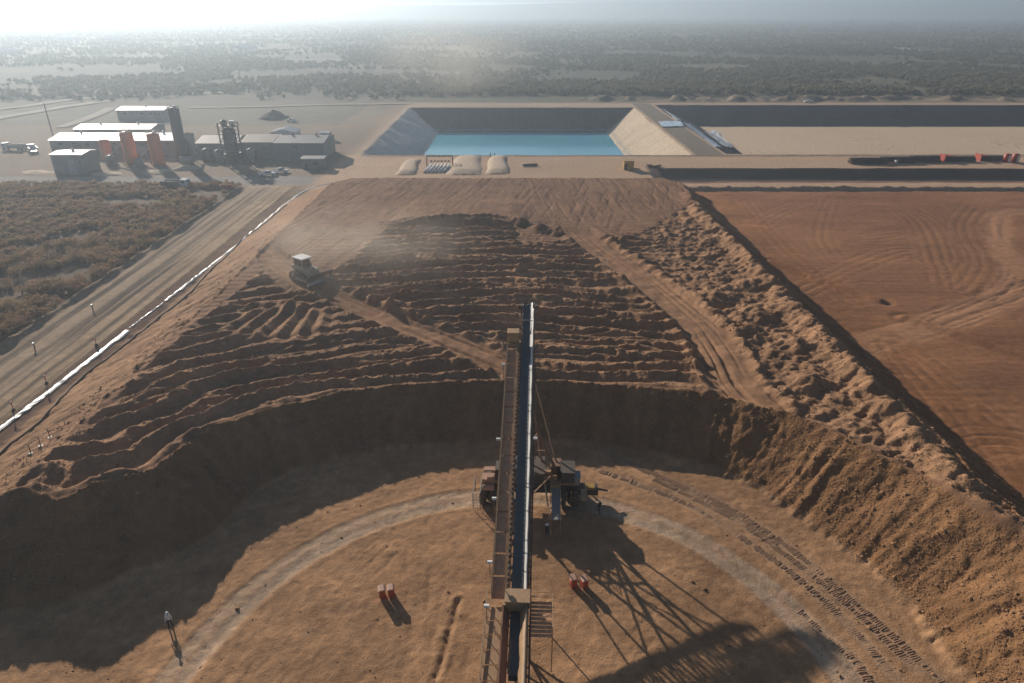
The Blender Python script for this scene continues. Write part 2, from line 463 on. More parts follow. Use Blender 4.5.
        col[hb] = col[hb] * (1 - p) + C((0.43, 0.30, 0.205)) * p
        # rust-red soil, damp and dry by patches
        damp = (0.72 + 0.5 * fbm(xs / 7, ys / 5, 165, 4) + 0.12 * sstep(0.55, 0.7, fbm(xs / 2.2, ys / 1.8, 166, 3)))[..., None]
        col[hb] *= C((1.0, 0.965, 0.90)) * damp
    px_ = pad[..., None]
    col = col * (1 - px_) + px_ * col * C((1.06, 0.93, 0.86)) * (0.8 + 0.4 * fbm(x / 14, y / 8, 167, 4))[..., None]
    # ---- ground between heap and ponds, ponds
    yo = y
    y = y + (fbm(x / 11, y / 11, 168, 3) - 0.5) * 1.6
    mid = sstep(204, 210, y) * sstep(268, 262, y) * sstep(-66, -60, x) 
    paint(mid, (0.56, 0.37, 0.235), 0.15)
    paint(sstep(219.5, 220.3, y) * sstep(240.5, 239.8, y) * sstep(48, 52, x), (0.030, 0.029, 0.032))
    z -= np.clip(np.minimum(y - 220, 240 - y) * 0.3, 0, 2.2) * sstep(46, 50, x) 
    paint(sstep(217.4, 217.9, y) * sstep(219.6, 219.3, y) * sstep(48, 52, x), (0.22, 0.09, 0.06))
    y = yo
    for P, kind in ((POND_A, 0), (POND_B, 1)):
        x0, x1, y0, y1, d, w = P
        dep, din = pond_depth(x, y, P)
        din = din + (fbm(x / 8, y / 8, 169, 3) - 0.5) * 1.6
        dep = np.clip(din / w, 0, 1) * d
        inn = (din > 0)
        m = sstep(-0.2, 0.5, din)
        z = np.where(inn, z * 0.0 - dep, z)
        far = (y1 - y) <= np.minimum(np.minimum(x - x0, x1 - x), y - y0) + 0.01
        left = (x - x0) <= np.minimum(np.minimum(y - y0, y1 - y), x1 - x) + 0.01
        right = (x1 - x) <= np.minimum(np.minimum(y - y0, y1 - y), x - x0) + 0.01
        if kind == 0:
            paint(m, (0.035, 0.042, 0.048))
            paint(m * far * np.exp(-((((x + 3 * fbm(x / 9, y / 9, 171)) % 7.2) - 3.6) / 0.35) ** 2) * 0.5, (0.075, 0.08, 0.085))
            stripe = 0.85 + 0.3 * fbm(y / 1.5, x / 30, 170)
            paint(m * left, (0.62, 0.57, 0.50))
            paint(m * right, (0.60, 0.47, 0.33))
            col *= 1 + (m * (left | right) * (stripe - 1))[..., None]
            paint(m * np.exp(-((dep - 10.4 + fbm(x / 6, y / 6, 172)) / 0.45) ** 2) * 0.5, (0.30, 0.31, 0.30))
        else:
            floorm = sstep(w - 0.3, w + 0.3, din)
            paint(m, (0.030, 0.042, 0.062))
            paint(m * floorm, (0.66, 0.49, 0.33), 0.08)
            arcs = np.exp(-((((np.hypot(x - 190, y - 320) + fbm(x / 20, y / 20, 175) * 14) / 5) % 1 - 0.5) / 0.08) ** 2) * sstep(0.5, 0.7, fbm(x / 30, y / 22, 176))
            col *= 1 - (m * floorm * arcs * 0.3)[..., None]
    rim = sstep(262, 264, y) * sstep(424, 418, y) * sstep(-62, -58, x)
    inpond = (pond_depth(x, y, POND_A)[1] > 0) | (pond_depth(x, y, POND_B)[1] > 0)
    berm = rim * np.where(inpond, 0, 1)
    paint(berm, (0.50, 0.36, 0.245), 0.1)
    paint(berm * sstep(69.5, 70.5, x) * sstep(81, 80, x), (0.24, 0.195, 0.15), 0.1)
    paint(sstep(261.2, 262.0, y + wob * 0.1) * sstep(264.2, 263.6, y) * sstep(-58, -56, x), (0.13, 0.105, 0.085), 0.1)
    z += 0.5 * np.exp(-((y - 261.6 + wob * 0.1) / 0.8) ** 2) * sstep(-58, -55, x) * fbm(x / 3, y / 3, 185)
    # spoil piles beyond the ponds
    sp = np.exp(-((y - 436) / 9) ** 2) * sstep(30, 60, x) * sstep(330, 280, x)
    z += sp * 3.2 * sstep(0.35, 0.75, fbm(x / 9, y / 9, 180, 3))
    paint(sp * sstep(0.35, 0.6, fbm(x / 12, y / 9, 181)) * 0.8, (0.34, 0.24, 0.17))
    sp2 = np.exp(-((y - 470) / 16) ** 2) * sstep(-40, 0, x) * sstep(400, 330, x)
    z += sp2 * 2.5 * fbm(x / 14, y / 14, 183, 3)
    paint(sp2 * 0.6, (0.15, 0.125, 0.10))
    # the rest of the country
    farz = sstep(500, 900, y)
    z += farz * (fbm(x / 260, y / 260, 190) - 0.5) * 3.0
    patch = fbm(x / 300, y / 120, 192, 5)
    paint(sstep(450, 520, y) * sstep(0.56, 0.66, patch) * 0.45, (0.12, 0.11, 0.07))
    paint(sstep(450, 520, y) * sstep(0.44, 0.36, patch) * 0.5, (0.06, 0.062, 0.042))
    paint(sstep(1500, 2700, y), (0.10, 0.10, 0.07), 0.3)  # far ground darkened to average in bushes and the shadows they cast
    return z, np.clip(col, 0.004, 0.9), grav

def gz(x, y):
    return float(terrain(np.array([x]), np.array([y]))[0][0])

def axis(spec):
    out = []
    for a, b, st in spec:
        n = max(1, int(round((b - a) / st)))
        out += list(np.linspace(a, b, n, endpoint=False))
    out.append(spec[-1][1])
    return np.array(out)

def grow(a, b, st, f):
    out = []; p = a
    while p < b:
        p += st; st *= f
        out.append(min(p, b))
    return out

xs_ = axis([(-170, -86, 1.4), (-86, -66, 0.4), (-66, -53, 0.5), (-53, 50, 0.2), (50, 62, 0.35), (62, 130, 0.55), (130, 320, 1.3)])
xs_ = np.array([-v for v in grow(170, 30000, 4, 1.22)][::-1] + list(xs_) + grow(320, 30000, 4, 1.22))
ys_ = axis([(-40, 20, 3.0), (20, 34, 1.0), (34, 66, 0.17), (66, 100, 0.22), (100, 152, 0.3), (152, 205, 0.5), (205, 270, 0.7), (270, 360, 2.0), (360, 425, 0.9), (425, 480, 1.5)])
ys_ = np.array(list(ys_) + grow(480, 40000, 3, 1.07))
GX, GY = np.meshgrid(xs_, ys_)
GZ, GC, GG = terrain(GX.ravel(), GY.ravel())
nx, ny = len(xs_), len(ys_)
me = bpy.data.meshes.new('ground')
co = np.stack([GX.ravel(), GY.ravel(), GZ], 1).astype(np.float32)
i0 = (np.arange(ny - 1)[:, None] * nx + np.arange(nx - 1)[None, :]).ravel()
quads = np.stack([i0, i0 + 1, i0 + nx + 1, i0 + nx], 1).astype(np.int32)
me.vertices.add(len(co)); me.vertices.foreach_set('co', co.ravel())
me.loops.add(quads.size); me.loops.foreach_set('vertex_index', quads.ravel())
me.polygons.add(len(quads))
me.polygons.foreach_set('loop_start', np.arange(0, quads.size, 4, dtype=np.int32))
me.polygons.foreach_set('use_smooth', np.ones(len(quads), bool))
me.update()
at = me.attributes.new('soil', 'FLOAT_COLOR', 'POINT')
at.data.foreach_set('color', np.concatenate([GC, np.ones((len(GC), 1))], 1).astype(np.float32).ravel())
at = me.attributes.new('gravel', 'FLOAT', 'POINT')
at.data.foreach_set('value', GG.astype(np.float32))
ground = bpy.data.objects.new('ground', me)
COL.objects.link(ground)
ground['kind'] = 'structure'

def ground_material():
    m, nt, b, out = new_mat('soil')
    L = nt.links
    a = N(nt, 'ShaderNodeAttribute', attribute_name='soil')
    g = N(nt, 'ShaderNodeAttribute', attribute_name='gravel')
    geo = N(nt, 'ShaderNodeNewGeometry')
    n1 = N(nt, 'ShaderNodeTexNoise', i_Scale=0.9, i_Detail=9.0, i_Roughness=0.68)
    n2 = N(nt, 'ShaderNodeTexNoise', i_Scale=5.5, i_Detail=5.0, i_Roughness=0.7)
    v = N(nt, 'ShaderNodeTexVoronoi', i_Scale=3.2)
    v.feature = 'F1'
    for n in (n1, n2, v):
        L.new(geo.outputs['Position'], n.inputs['Vector'])
    r1 = N(nt, 'ShaderNodeMapRange', i_1=0.3, i_2=0.7, i_3=0.78, i_4=1.24)
    L.new(n1.outputs[0], r1.inputs[0])
    r2 = N(nt, 'ShaderNodeMapRange', i_1=0.3, i_2=0.7, i_3=0.84, i_4=1.16)
    L.new(n2.outputs[0], r2.inputs[0])
    mu = N(nt, 'ShaderNodeMath', operation='MULTIPLY')
    L.new(r1.outputs[0], mu.inputs[0]); L.new(r2.outputs[0], mu.inputs[1])
    mx = N(nt, 'ShaderNodeMix', data_type='RGBA', blend_type='MULTIPLY')
    mx.inputs[0].default_value = 1.0
    L.new(a.outputs['Color'], mx.inputs[6]); L.new(mu.outputs[0], mx.inputs[7])
    L.new(mx.outputs[2], b.inputs['Base Color'])
    b.inputs['Roughness'].default_value = 0.95
    b.inputs['Specular IOR Level'].default_value = 0.15
    # relief: fine soil everywhere, stones on the gravel
    vs_ = N(nt, 'ShaderNodeMath', operation='MULTIPLY')
    inv = N(nt, 'ShaderNodeMath', operation='SUBTRACT', i_0=1.0)
    L.new(v.outputs['Distance'], inv.inputs[1])
    L.new(inv.outputs[0], vs_.inputs[0]); L.new(g.outputs['Fac'], vs_.inputs[1])
    ad = N(nt, 'ShaderNodeMath', operation='MULTIPLY_ADD', i_1=0.75)
    L.new(vs_.outputs[0], ad.inputs[0]); L.new(n2.outputs[0], ad.inputs[2])
    ad2 = N(nt, 'ShaderNodeMath', operation='ADD')
    L.new(ad.outputs[0], ad2.inputs[0]); L.new(n1.outputs[0], ad2.inputs[1])
    bp = N(nt, 'ShaderNodeBump', i_Strength=0.9, i_Distance=0.10)
    L.new(ad2.outputs[0], bp.inputs['Height'])
    L.new(bp.outputs[0], b.inputs['Normal'])
    return m
me.materials.append(ground_material())
# ---------------------------------------------------------------- mesh builder
class MB:
    def __init__(s):
        s.v = []; s.f = []; s.m = []
    def add(s, vs, fs, mi=0):
        o = len(s.v)
        s.v += [tuple(p) for p in vs]
        s.f += [tuple(i + o for i in f) for f in fs]
        s.m += [mi] * len(fs)
        return s
    def box(s, c, d, rot=None, mi=0, taper=1.0):
        x, y, z = d[0] / 2, d[1] / 2, d[2] / 2
        t = taper
        P = [Vector(q) for q in ((-x, -y, -z), (x, -y, -z), (x, y, -z), (-x, y, -z), (-x * t, -y * t, z), (x * t, -y * t, z), (x * t, y * t, z), (-x * t, y * t, z))]
        if rot is not None:
            P = [rot @ q for q in P]
        c = Vector(c)
        return s.add([q + c for q in P], [(3, 2, 1, 0), (4, 5, 6, 7), (0, 1, 5, 4), (1, 2, 6, 5), (2, 3, 7, 6), (3, 0, 4, 7)], mi)
    def b2(s, lo, hi, mi=0):
        return s.box([(a + b) / 2 for a, b in zip(lo, hi)], [abs(b - a) for a, b in zip(lo, hi)], None, mi)
    def beam(s, p, q, w=0.1, h=None, up=(0, 0, 1), mi=0):
        p, q = Vector(p), Vector(q)
        h = w if h is None else h
        d = (q - p)
        if d.length < 1e-6: return s
        d.normalize()
        u = Vector(up)
        if abs(d.dot(u)) > 0.98: u = Vector((1, 0, 0))
        a = d.cross(u).normalized() * (w / 2)
        b = a.cross(d).normalized() * (h / 2)
        V = [p - a - b, p + a - b, p + a + b, p - a + b, q - a - b, q + a - b, q + a + b, q - a + b]
        return s.add(V, [(0, 1, 2, 3), (7, 6, 5, 4), (4, 5, 1, 0), (5, 6, 2, 1), (6, 7, 3, 2), (7, 4, 0, 3)], mi)
    def tube(s, p, q, r, n=8, r2=None, caps=True, mi=0):
        p, q = Vector(p), Vector(q)
        d = (q - p).normalized()
        u = Vector((0, 0, 1)) if abs(d.z) < 0.95 else Vector((1, 0, 0))
        a = d.cross(u).normalized(); b = d.cross(a)
        r2 = r if r2 is None else r2
        V = []
        for k in range(n):
            t = 2 * math.pi * k / n
            e = a * math.cos(t) + b * math.sin(t)
            V += [p + e * r, q + e * r2]
        F = [(2 * k, 2 * ((k + 1) % n), 2 * ((k + 1) % n) + 1, 2 * k + 1) for k in range(n)]
        if caps:
            F += [tuple(2 * k for k in range(n))[::-1], tuple(2 * k + 1 for k in range(n))]
        return s.add(V, F, mi)
    def path(s, pts, r, n=6, mi=0):
        pts = [Vector(p) for p in pts]
        V = []; F = []
        for i, p in enumerate(pts):
            d = (pts[min(i + 1, len(pts) - 1)] - pts[max(i - 1, 0)]).normalized()
            u = Vector((0, 0, 1)) if abs(d.z) < 0.95 else Vector((1, 0, 0))
            a = d.cross(u).normalized(); b = d.cross(a)
            for k in range(n):
                t = 2 * math.pi * k / n
                V.append(p + a * (r * math.cos(t)) + b * (r * math.sin(t)))
        for i in range(len(pts) - 1):
            for k in range(n):
                F.append((i * n + k, i * n + (k + 1) % n, (i + 1) * n + (k + 1) % n, (i + 1) * n + k))
        F += [tuple(range(n))[::-1], tuple((len(pts) - 1) * n + k for k in range(n))]
        return s.add(V, F, mi)
    def lathe(s, prof, c=(0, 0, 0), n=16, ax='z', mi=0):
        """prof: (radius, height) list, closed to the axis at its ends"""
        V = []; F = []
        for r, h in prof:
            for k in range(n):
                t = 2 * math.pi * k / n
                q = (r * math.cos(t), r * math.sin(t), h)
                if ax == 'x': q = (q[2], q[0], q[1])
                if ax == 'y': q = (q[0], q[2], q[1])
                V.append((q[0] + c[0], q[1] + c[1], q[2] + c[2]))
        for i in range(len(prof) - 1):
            for k in range(n):
                F.append((i * n + k, i * n + (k + 1) % n, (i + 1) * n + (k + 1) % n, (i + 1) * n + k))
        F += [tuple(range(n))[::-1], tuple((len(prof) - 1) * n + k for k in range(n))]
        return s.add(V, F, mi)
    def prism(s, prof, a, b, ax='y', mi=0):
        """2-D profile pushed along an axis"""
        n = len(prof)
        def P(u, w, t):
            return {'y': (u, t, w), 'x': (t, u, w), 'z': (u, w, t)}[ax]
        V = [P(u, w, a) for u, w in prof] + [P(u, w, b) for u, w in prof]
        F = [(k, (k + 1) % n, n + (k + 1) % n, n + k) for k in range(n)] + [tuple(range(n))[::-1], tuple(range(n, 2 * n))]
        return s.add(V, F, mi)
    def sheet(s, rows, mi=0):
        n = len(rows[0]); V = [p for r in rows for p in r]
        F = [(i * n + k, i * n + k + 1, (i + 1) * n + k + 1, (i + 1) * n + k) for i in range(len(rows) - 1) for k in range(n - 1)]
        return s.add(V, F, mi)
    def mesh(s, name, mats, smooth=False):
        me = bpy.data.meshes.new(name)
        me.from_pydata(s.v, [], s.f)
        for k in (mats if isinstance(mats, (list, tuple)) else [mats]):
            me.materials.append(MATS[k])
        me.polygons.foreach_set('material_index', s.m)
        if smooth:
            me.polygons.foreach_set('use_smooth', [True] * len(s.f))
        me.update()
        import bmesh
        bm = bmesh.new(); bm.from_mesh(me)
        bmesh.ops.recalc_face_normals(bm, faces=bm.faces)
        bm.to_mesh(me); bm.free()
        return me
    def build(s, name, mats, parent=None, smooth=False, loc=None):
        o = bpy.data.objects.new(name, s.mesh(name, mats, smooth))
        COL.objects.link(o)
        o.parent = parent
        if loc: o.location = loc
        return o

def tag(o, label, cat, group=None):
    o['label'] = label; o['category'] = cat
    if group: o['group'] = group
    return o

def thing(name, label, cat, loc=(0, 0, 0), rz=0.0, group=None):
    o = bpy.data.objects.new(name, None)
    COL.objects.link(o)
    o.empty_display_size = 0.5
    o.location = loc; o.rotation_euler = (0, 0, rz)
    return tag(o, label, cat, group)

def struct(o):
    o['kind'] = 'structure'
    return o

KIDS = {}
def copy_tree(o, parent=None):
    c = o.copy()
    COL.objects.link(c)
    c.parent = parent
    for ch in o.children:
        copy_tree(ch, c)
    return c

def place(px, py, dz=0.0):
    """ground point under a pixel"""
    z = 0.0
    for k in range(4):
        x, y = un(px, py, z)
        z = gz(x, y)
    return (x, y, z + dz)

# ================================================================= STACKER
YAW = -R(2.45)
S = thing('radial_stacker', 'long rusty brown radial stacker conveyor with dark belt, wheeled undercarriage and side walkway', 'conveyor', (PIV[0], PIV[1], gz(*PIV)), YAW)
K = 0.33
def sz(s_):
    """belt height: nearly level at the loading end, then a steady climb"""
    return 1.5 + K * s_ if s_ > 8.0 else 1.5 + K * 8.0 - 0.06 * (8.0 - s_)
def SP(x, s_, dz=0.0): return (x, s_, sz(s_) + dz)
S_HEAD, S_WALK = 45.6, 38.6
# trussed side frames: chords and lattice
def truss(s0, s1, hw, dtop, dbot, step, cw, name):
    for side in (-1, 1):
        mb = MB()
        mb.beam(SP(side * hw, s0, dtop), SP(side * hw, s1, dtop), cw, cw * 1.6)
        mb.beam(SP(side * hw, s0, dbot), SP(side * hw, s1, dbot), cw, cw * 1.6)
        n = int((s1 - s0) / step)
        for k in range(n):
            a = s0 + (s1 - s0) * k / n; b = s0 + (s1 - s0) * (k + 1) / n
            mb.beam(SP(side * hw, a, dtop), SP(side * hw, a, dbot), cw * .7)
            mb.beam(SP(side * hw, a, dbot if k % 2 else dtop), SP(side * hw, b, dtop if k % 2 else dbot), cw * .7)
        mb.build(name, 'rust_frame', S)
    mb = MB()
    n = int((s1 - s0) / (step * 2))
    for k in range(n + 1):
        a = s0 + (s1 - s0) * k / n
        mb.beam(SP(-hw, a, dbot), SP(hw, a, dbot), cw)
        mb.beam(SP(-hw, a, dtop - 0.25), SP(hw, a, dtop - 0.25), cw * .8)
        if k < n:
            mb.beam(SP(-hw, a, dbot), SP(hw, a + (s1 - s0) / n, dbot), cw * .7)
    mb.build('cross_bracing', 'rust_frame', S)
truss(8.6, 38.4, 0.86, -0.10, -1.75, 1.5, 0.2, 'side_truss')
truss(31.0, S_HEAD - 0.4, 0.64, -0.16, -0.95, 1.4, 0.11, 'extension_truss')
# trough belt, carried on idlers
rows = []
for k in range(60):
    s_ = 2.0 + (S_HEAD - 2.0) * k / 59
    rows.append([SP(x, s_, d) for x, d in ((-0.56, 0.17), (-0.36, 0.03), (-0.2, -0.02), (0.0, -0.03), (0.2, -0.02), (0.36, 0.03), (0.56, 0.17))])
bl = MB().sheet(rows)
rows2 = [[SP(x, 2.0 + (S_HEAD - 2.0) * k / 19, -0.62) for x in (-0.5, 0.5)] for k in range(20)]
bl.sheet(rows2)
belt = bl.build('belt', 'belt', S, True)
belt['label'] = 'dark trough belt'
# ore riding as a thin dusting is left out; near-white strip painted for the sun's gleam on the belt's right edge
mb = MB()
rows = []
for k in range(46):
    s_ = 9.2 + (S_HEAD - 10.6) * k / 45
    w = 0.17 + 0.02 * math.sin(k * 1.7)
    rows.append([SP(0.50, s_, 0.16), SP(0.58, s_, 0.30), SP(0.52 + w, s_, 0.44), SP(0.55 + w, s_, 0.44), SP(0.62 + w, s_, 0.10)])
mb.sheet(rows)
mb.build('edge_gleam', 'belt_gleam', S)
im = MB()
for x0, x1, d0, d1 in ((-0.60, -0.22, 0.16, -0.10), (-0.2, 0.2, -0.12, -0.12), (0.22, 0.60, -0.10, 0.16)):
    im.tube((x0, 0, d0 - 0.02), (x1, 0, d1 - 0.02), 0.06, 8)
im.beam((-0.75, 0, -0.22), (0.75, 0, -0.22), 0.08)
im.beam((-0.68, 0, -0.22), (-0.68, 0, 0.22), 0.07); im.beam((0.68, 0, -0.22), (0.68, 0, 0.05), 0.07)
idm = im.mesh('idler', 'steel')
for k in range(33):
    o = bpy.data.objects.new('idler', idm); COL.objects.link(o); o.parent = S
    o.location = SP(0, 9.6 + k * 1.09, -0.03)
# stringer rails beside the belt, studded with brackets
for x in (-0.80, 0.86):
    mb = MB()
    mb.beam(SP(x, 8.8, 0.05), SP(x, S_WALK + (6.4 if x > 0 else 0), 0.05), 0.10, 0.16)
    for k in range(int((S_WALK - 9) / 0.52)):
        mb.box(SP(x - 0.10 * (1 if x > 0 else -1) * -1, 9.1 + k * 0.52, 0.17), (0.10, 0.16, 0.16))
    mb.build('stringer', 'rust_frame', S)
# walkway: separate deck plates, kick plates and rails
deck = MB().prism([(-0.60, -0.03), (0.60, -0.03), (0.60, 0.03), (-0.60, 0.03)], -0.99, 0.99).mesh('walkway_plate', 'walkway')
n_pl = 14
for k in range(n_pl):
    o = bpy.data.objects.new('walkway_plate', deck); COL.objects.link(o); o.parent = S
    s_ = 9.9 + k * 2.05
    o.location = SP(-1.60, s_, -0.02 + 0.012 * ((k * 7) % 3))
    o.rotation_euler = (math.atan(K), 0, 0)
mb = MB()
mb.beam(SP(-2.24, 8.9, 0.08), SP(-2.24, S_WALK, 0.08), 0.10, 0.22)
mb.beam(SP(-1.04, 8.9, 0.06), SP(-1.04, S_WALK, 0.06), 0.22, 0.12)
mb.build('kick_plate', 'tan_plate', S)
mb = MB()
for k in range(11):
    s_ = 9.2 + k * 2.9
    mb.beam(SP(-2.27, s_, 0.0), SP(-2.27, s_, 1.05), 0.05)
for dz in (0.55, 1.05):
    mb.beam(SP(-2.27, 9.0, dz), SP(-2.27, S_WALK, dz), 0.045)
mb.build('handrail', 'tan_plate', S)
for k in range(11):
    mb = MB()
    s_ = 10.0 + k * 2.9
    mb.beam(SP(-0.86, s_, -1.7), SP(-2.25, s_, -0.1), 0.07)
    mb.beam(SP(-0.86, s_, -0.12), SP(-2.25, s_, -0.12), 0.08)
    mb.build('walkway_bracket', 'rust_frame', S)
# platform at the walkway's far end
mb = MB()
mb.b2((-2.35, S_WALK, sz(S_WALK) - 0.05), (-0.95, S_WALK + 1.5, sz(S_WALK) + 0.03))
mb.build('end_platform', 'tan_plate', S)
mb = MB()
mb.b2((-2.30, S_WALK + 0.35, sz(S_WALK) + 0.03), (-1.0, S_WALK + 1.45, sz(S_WALK) + 1.25))
mb.b2((-2.36, S_WALK + 0.25, sz(S_WALK) + 1.25), (-0.94, S_WALK + 1.55, sz(S_WALK) + 1.33))
cb = mb.build('control_cabinet', 'tan_plate', S)
# head pulley, hood and scraper
mb = MB().tube(SP(-0.62, S_HEAD - 0.25, -0.32), SP(0.62, S_HEAD - 0.25, -0.32), 0.34, 16)
mb.build('head_pulley', 'dark_steel', S, True)
mb = MB()
mb.beam((-0.8, S_HEAD - .9, sz(S_HEAD) - .8), (0.8, S_HEAD - .9, sz(S_HEAD) - .8), .12)
for x in (-0.78, 0.78):
    mb.b2((x - 0.05, S_HEAD - 1.0, sz(S_HEAD) - 0.95), (x + 0.05, S_HEAD + 0.5, sz(S_HEAD) - 0.05))
mb.box((-1.0, S_HEAD - 0.3, sz(S_HEAD) - 0.3), (0.4, 0.55, 0.45)); mb.box((1.02, S_HEAD - 0.3, sz(S_HEAD) - 0.3), (0.4, 0.5, 0.4))
mb.build('head_frame', 'dark_steel', S)
mb = MB()
mb.beam(SP(-1.05, S_WALK + 3.6, 0.3), SP(0.95, S_WALK + 3.6, 0.3), 0.09)
mb.beam(SP(-1.05, S_WALK + 3.6, -0.2), SP(-1.05, S_WALK + 3.6, 0.35), 0.07); mb.beam(SP(0.95, S_WALK + 3.6, -0.2), SP(0.95, S_WALK + 3.6, 0.35), 0.07)
mb.build('sensor_gantry', 'steel', S)
# floodlights on poles along the walkway rail
for s_ in (7.0, 10.9, 17.0, 23.6, 33.5):
    mb = MB().tube(SP(-2.5, s_, -0.2), SP(-2.5, s_, 1.5), 0.04, 6)
    mb.beam(SP(-2.27, s_, 0.3), SP(-2.5, s_, 0.3), 0.05)
    p = mb.build('lamp_pole', 'rust_frame', S)
    q = MB().box((SP(-2.5, s_, 1.6)), (0.42, 0.30, 0.20), Matrix.Rotation(R(-18), 3, 'X'))
    q.build('floodlight', 'white_paint', p)
mb = MB().tube(SP(1.25, 24.0, -1.2), SP(1.25, 24.0, 1.3), 0.04, 6)
p = mb.build('lamp_pole', 'rust_frame', S)
MB().box(SP(1.25, 24.0, 1.4), (0.4, 0.28, 0.2)).build('floodlight', 'white_paint', p)
# box and skirted loading trough at the tail
BX = 8.6
mb = MB()
mb.b2((-0.98, BX - 0.75, sz(BX) - 0.1), (0.98, BX + 0.55, sz(BX) + 0.95))
mb.box((0, BX - 0.1, sz(BX) + 1.0), (2.16, 1.5, 0.12))
mb.b2((-1.25, BX - 0.95, sz(BX) + 0.45), (-0.98, BX - 0.35, sz(BX) + 0.8))
mb.b2((0.98, BX - 0.95, sz(BX) + 0.45), (1.15, BX - 0.45, sz(BX) + 0.9))
mb.build('chute_box', 'tan_plate', S)
mb = MB()
a, b = -7.0, BX - 0.8
mb.add([SP(-0.62, a, 0.12), SP(-0.62, b, 0.12), SP(-1.12, b, 1.0), SP(-1.12, a, 1.0), SP(-0.68, a, 0.12), SP(-0.68, b, 0.12), SP(-1.18, b, 1.0), SP(-1.18, a, 1.0)],
       [(0, 1, 2, 3), (4, 7, 6, 5), (3, 2, 6, 7), (0, 3, 7, 4), (1, 5, 6, 2), (0, 4, 5, 1)])
mb.build('skirt_wall', 'rust_wall', S)
mb = MB()
rows = []
for k in range(24):
    s_ = a + (b - a) * k / 23
    j = 0.06 * math.sin(k * 1.3) + 0.05 * math.sin(k * 2.9 + 1)
    rows.append([SP(0.26 + j + 0.10 * (k < 12), s_, 0.16), SP(0.50 + j * .5, s_, 0.62 + j), SP(0.78, s_, 0.98), SP(0.90, s_, 0.86)])
mb.sheet(rows)
mb.build('skirt_flap', 'tan_plate', S, True)
mb = MB()
mb.b2((0.86, a, sz(a) - 0.6), (0.98, a + 0.1, sz(a) + 0.8))
mb.beam(SP(0.94, a, 0.35), SP(0.94, b, 0.35), 0.07, 0.95)
mb.build('skirt_wall', 'rust_wall', S)
# tail frame on both sides, tail walkway with open gaps
mb = MB()
for x in (-1.2, 1.12):
    mb.beam(SP(x, -7, -0.25), SP(x, 9.0, -0.25), 0.16, 0.34)
for k in range(9):
    mb.beam(SP(-1.2, -6.5 + k * 1.9, -0.35), SP(1.12, -6.5 + k * 1.9, -0.35), 0.12)
mb.build('tail_frame', 'rust_frame', S)
tp = MB().prism([(-0.62, -0.02), (0.62, -0.02), (0.62, 0.02), (-0.62, 0.02)], -0.62, 0.62).mesh('walkway_plate', 'tan_plate')
for k in range(11):
    o = bpy.data.objects.new('walkway_plate', tp); COL.objects.link(o); o.parent = S
    o.location = SP(-1.92, -6.0 + k * 1.36, 0.0); o.rotation_euler = (math.atan(0.06), 0, 0)
mb = MB()
for k in range(12):
    s_ = -6.7 + k * 1.36
    mb.beam(SP(-2.6, s_, 0.0), SP(-2.6, s_, 1.05), 0.06)
    mb.beam(SP(-2.6, s_, -0.08), SP(-1.2, s_, -0.08), 0.07)
for dz in (0.06, 0.55, 1.05):
    mb.beam(SP(-2.6, -7, dz), SP(-2.6, 9.0, dz), 0.06 if dz > .1 else 0.12)
mb.build('handrail', 'tan_plate', S)
# landing with ladder on the right of the box
lz = sz(BX) - 0.15
mb = MB()
for k in range(9):
    mb.beam((1.2, BX - 3.1 + k * 0.42, lz), (2.95, BX - 3.1 + k * 0.42, lz), 0.30, 0.05)
mb.build('landing_deck', 'walkway', S)
mb = MB()
for y in (BX - 3.2, BX - 1.4, BX + 0.45):
    mb.beam((2.95, y, lz), (2.95, y, lz + 1.1), 0.06)
for dz in (0.55, 1.1):
    mb.beam((2.95, BX - 3.2, lz + dz), (2.95, BX + 0.45, lz + dz), 0.05)
    mb.beam((1.2, BX + 0.45, lz + dz), (2.95, BX + 0.45, lz + dz), 0.05)
mb.beam((2.95, BX - 3.2, 0.1), (2.95, BX - 3.2, lz), 0.09); mb.beam((2.95, BX + 0.45, 0.1), (2.95, BX + 0.45, lz), 0.09)
mb.build('handrail', 'tan_plate', S)
# tail support, pivot plate
mb = MB()
mb.b2((-1.4, -0.9, 0.0), (1.4, 0.9, 0.25))
for x in (-1.1, 1.1):
    mb.beam((x, 0, 0.2), (x, 0, sz(0) - 0.4), 0.22)
mb.build('pivot_stand', 'dark_steel', S)
for x in (-1.1, 1.1):
    mb = MB()
    mb.beam((x, 6.5, 0.0), (x, 6.5, sz(6.5) - 0.4), 0.2); mb.beam((x, 6.5, 0.1), (x, 3.0, sz(3) - 0.5), 0.14); mb.beam((x, 6.5, 0.1), (x, 9.6, sz(9.6) - 1.6), 0.14)
    mb.build('trestle_leg', 'dark_steel', S)
# undercarriage: axle beam, legs, bogies
UA = 28.3
AZ = 2.3
mb = MB()
mb.beam((-4.7, UA, AZ), (6.2, UA, AZ), 0.75, 0.7)
mb.beam((-4.6, UA + 1.3, AZ + 0.2), (6.0, UA + 1.3, AZ + 0.2), 0.4, 0.3)
mb.build('axle_beam', 'tan_plate', S)
mb = MB()
for x, xx in ((-3.2, -0.9), (4.2, 0.9)):
    mb.beam((x, UA, AZ), SP(xx, UA + 1.0, -1.6), 0.26)
    mb.beam((x * 0.55, UA, AZ), SP(xx, UA + 3.6, -1.6), 0.2)
    mb.beam((x, UA, AZ), SP(xx, UA - 4.4, -1.7), 0.2)
    mb.beam((x, UA, AZ), SP(xx, UA + 7.6, -1.7), 0.18)
mb.beam((-2.1, UA + .45, sz(UA) * .55), (2.6, UA + .45, sz(UA) * .55), 0.16)
mb.beam((-2.7, UA, AZ + 1.2), (1.6, UA + .8, sz(UA) * .75), 0.12); mb.beam((3.4, UA, AZ + 1.2), (-1.0, UA + .8, sz(UA) * .75), 0.12)
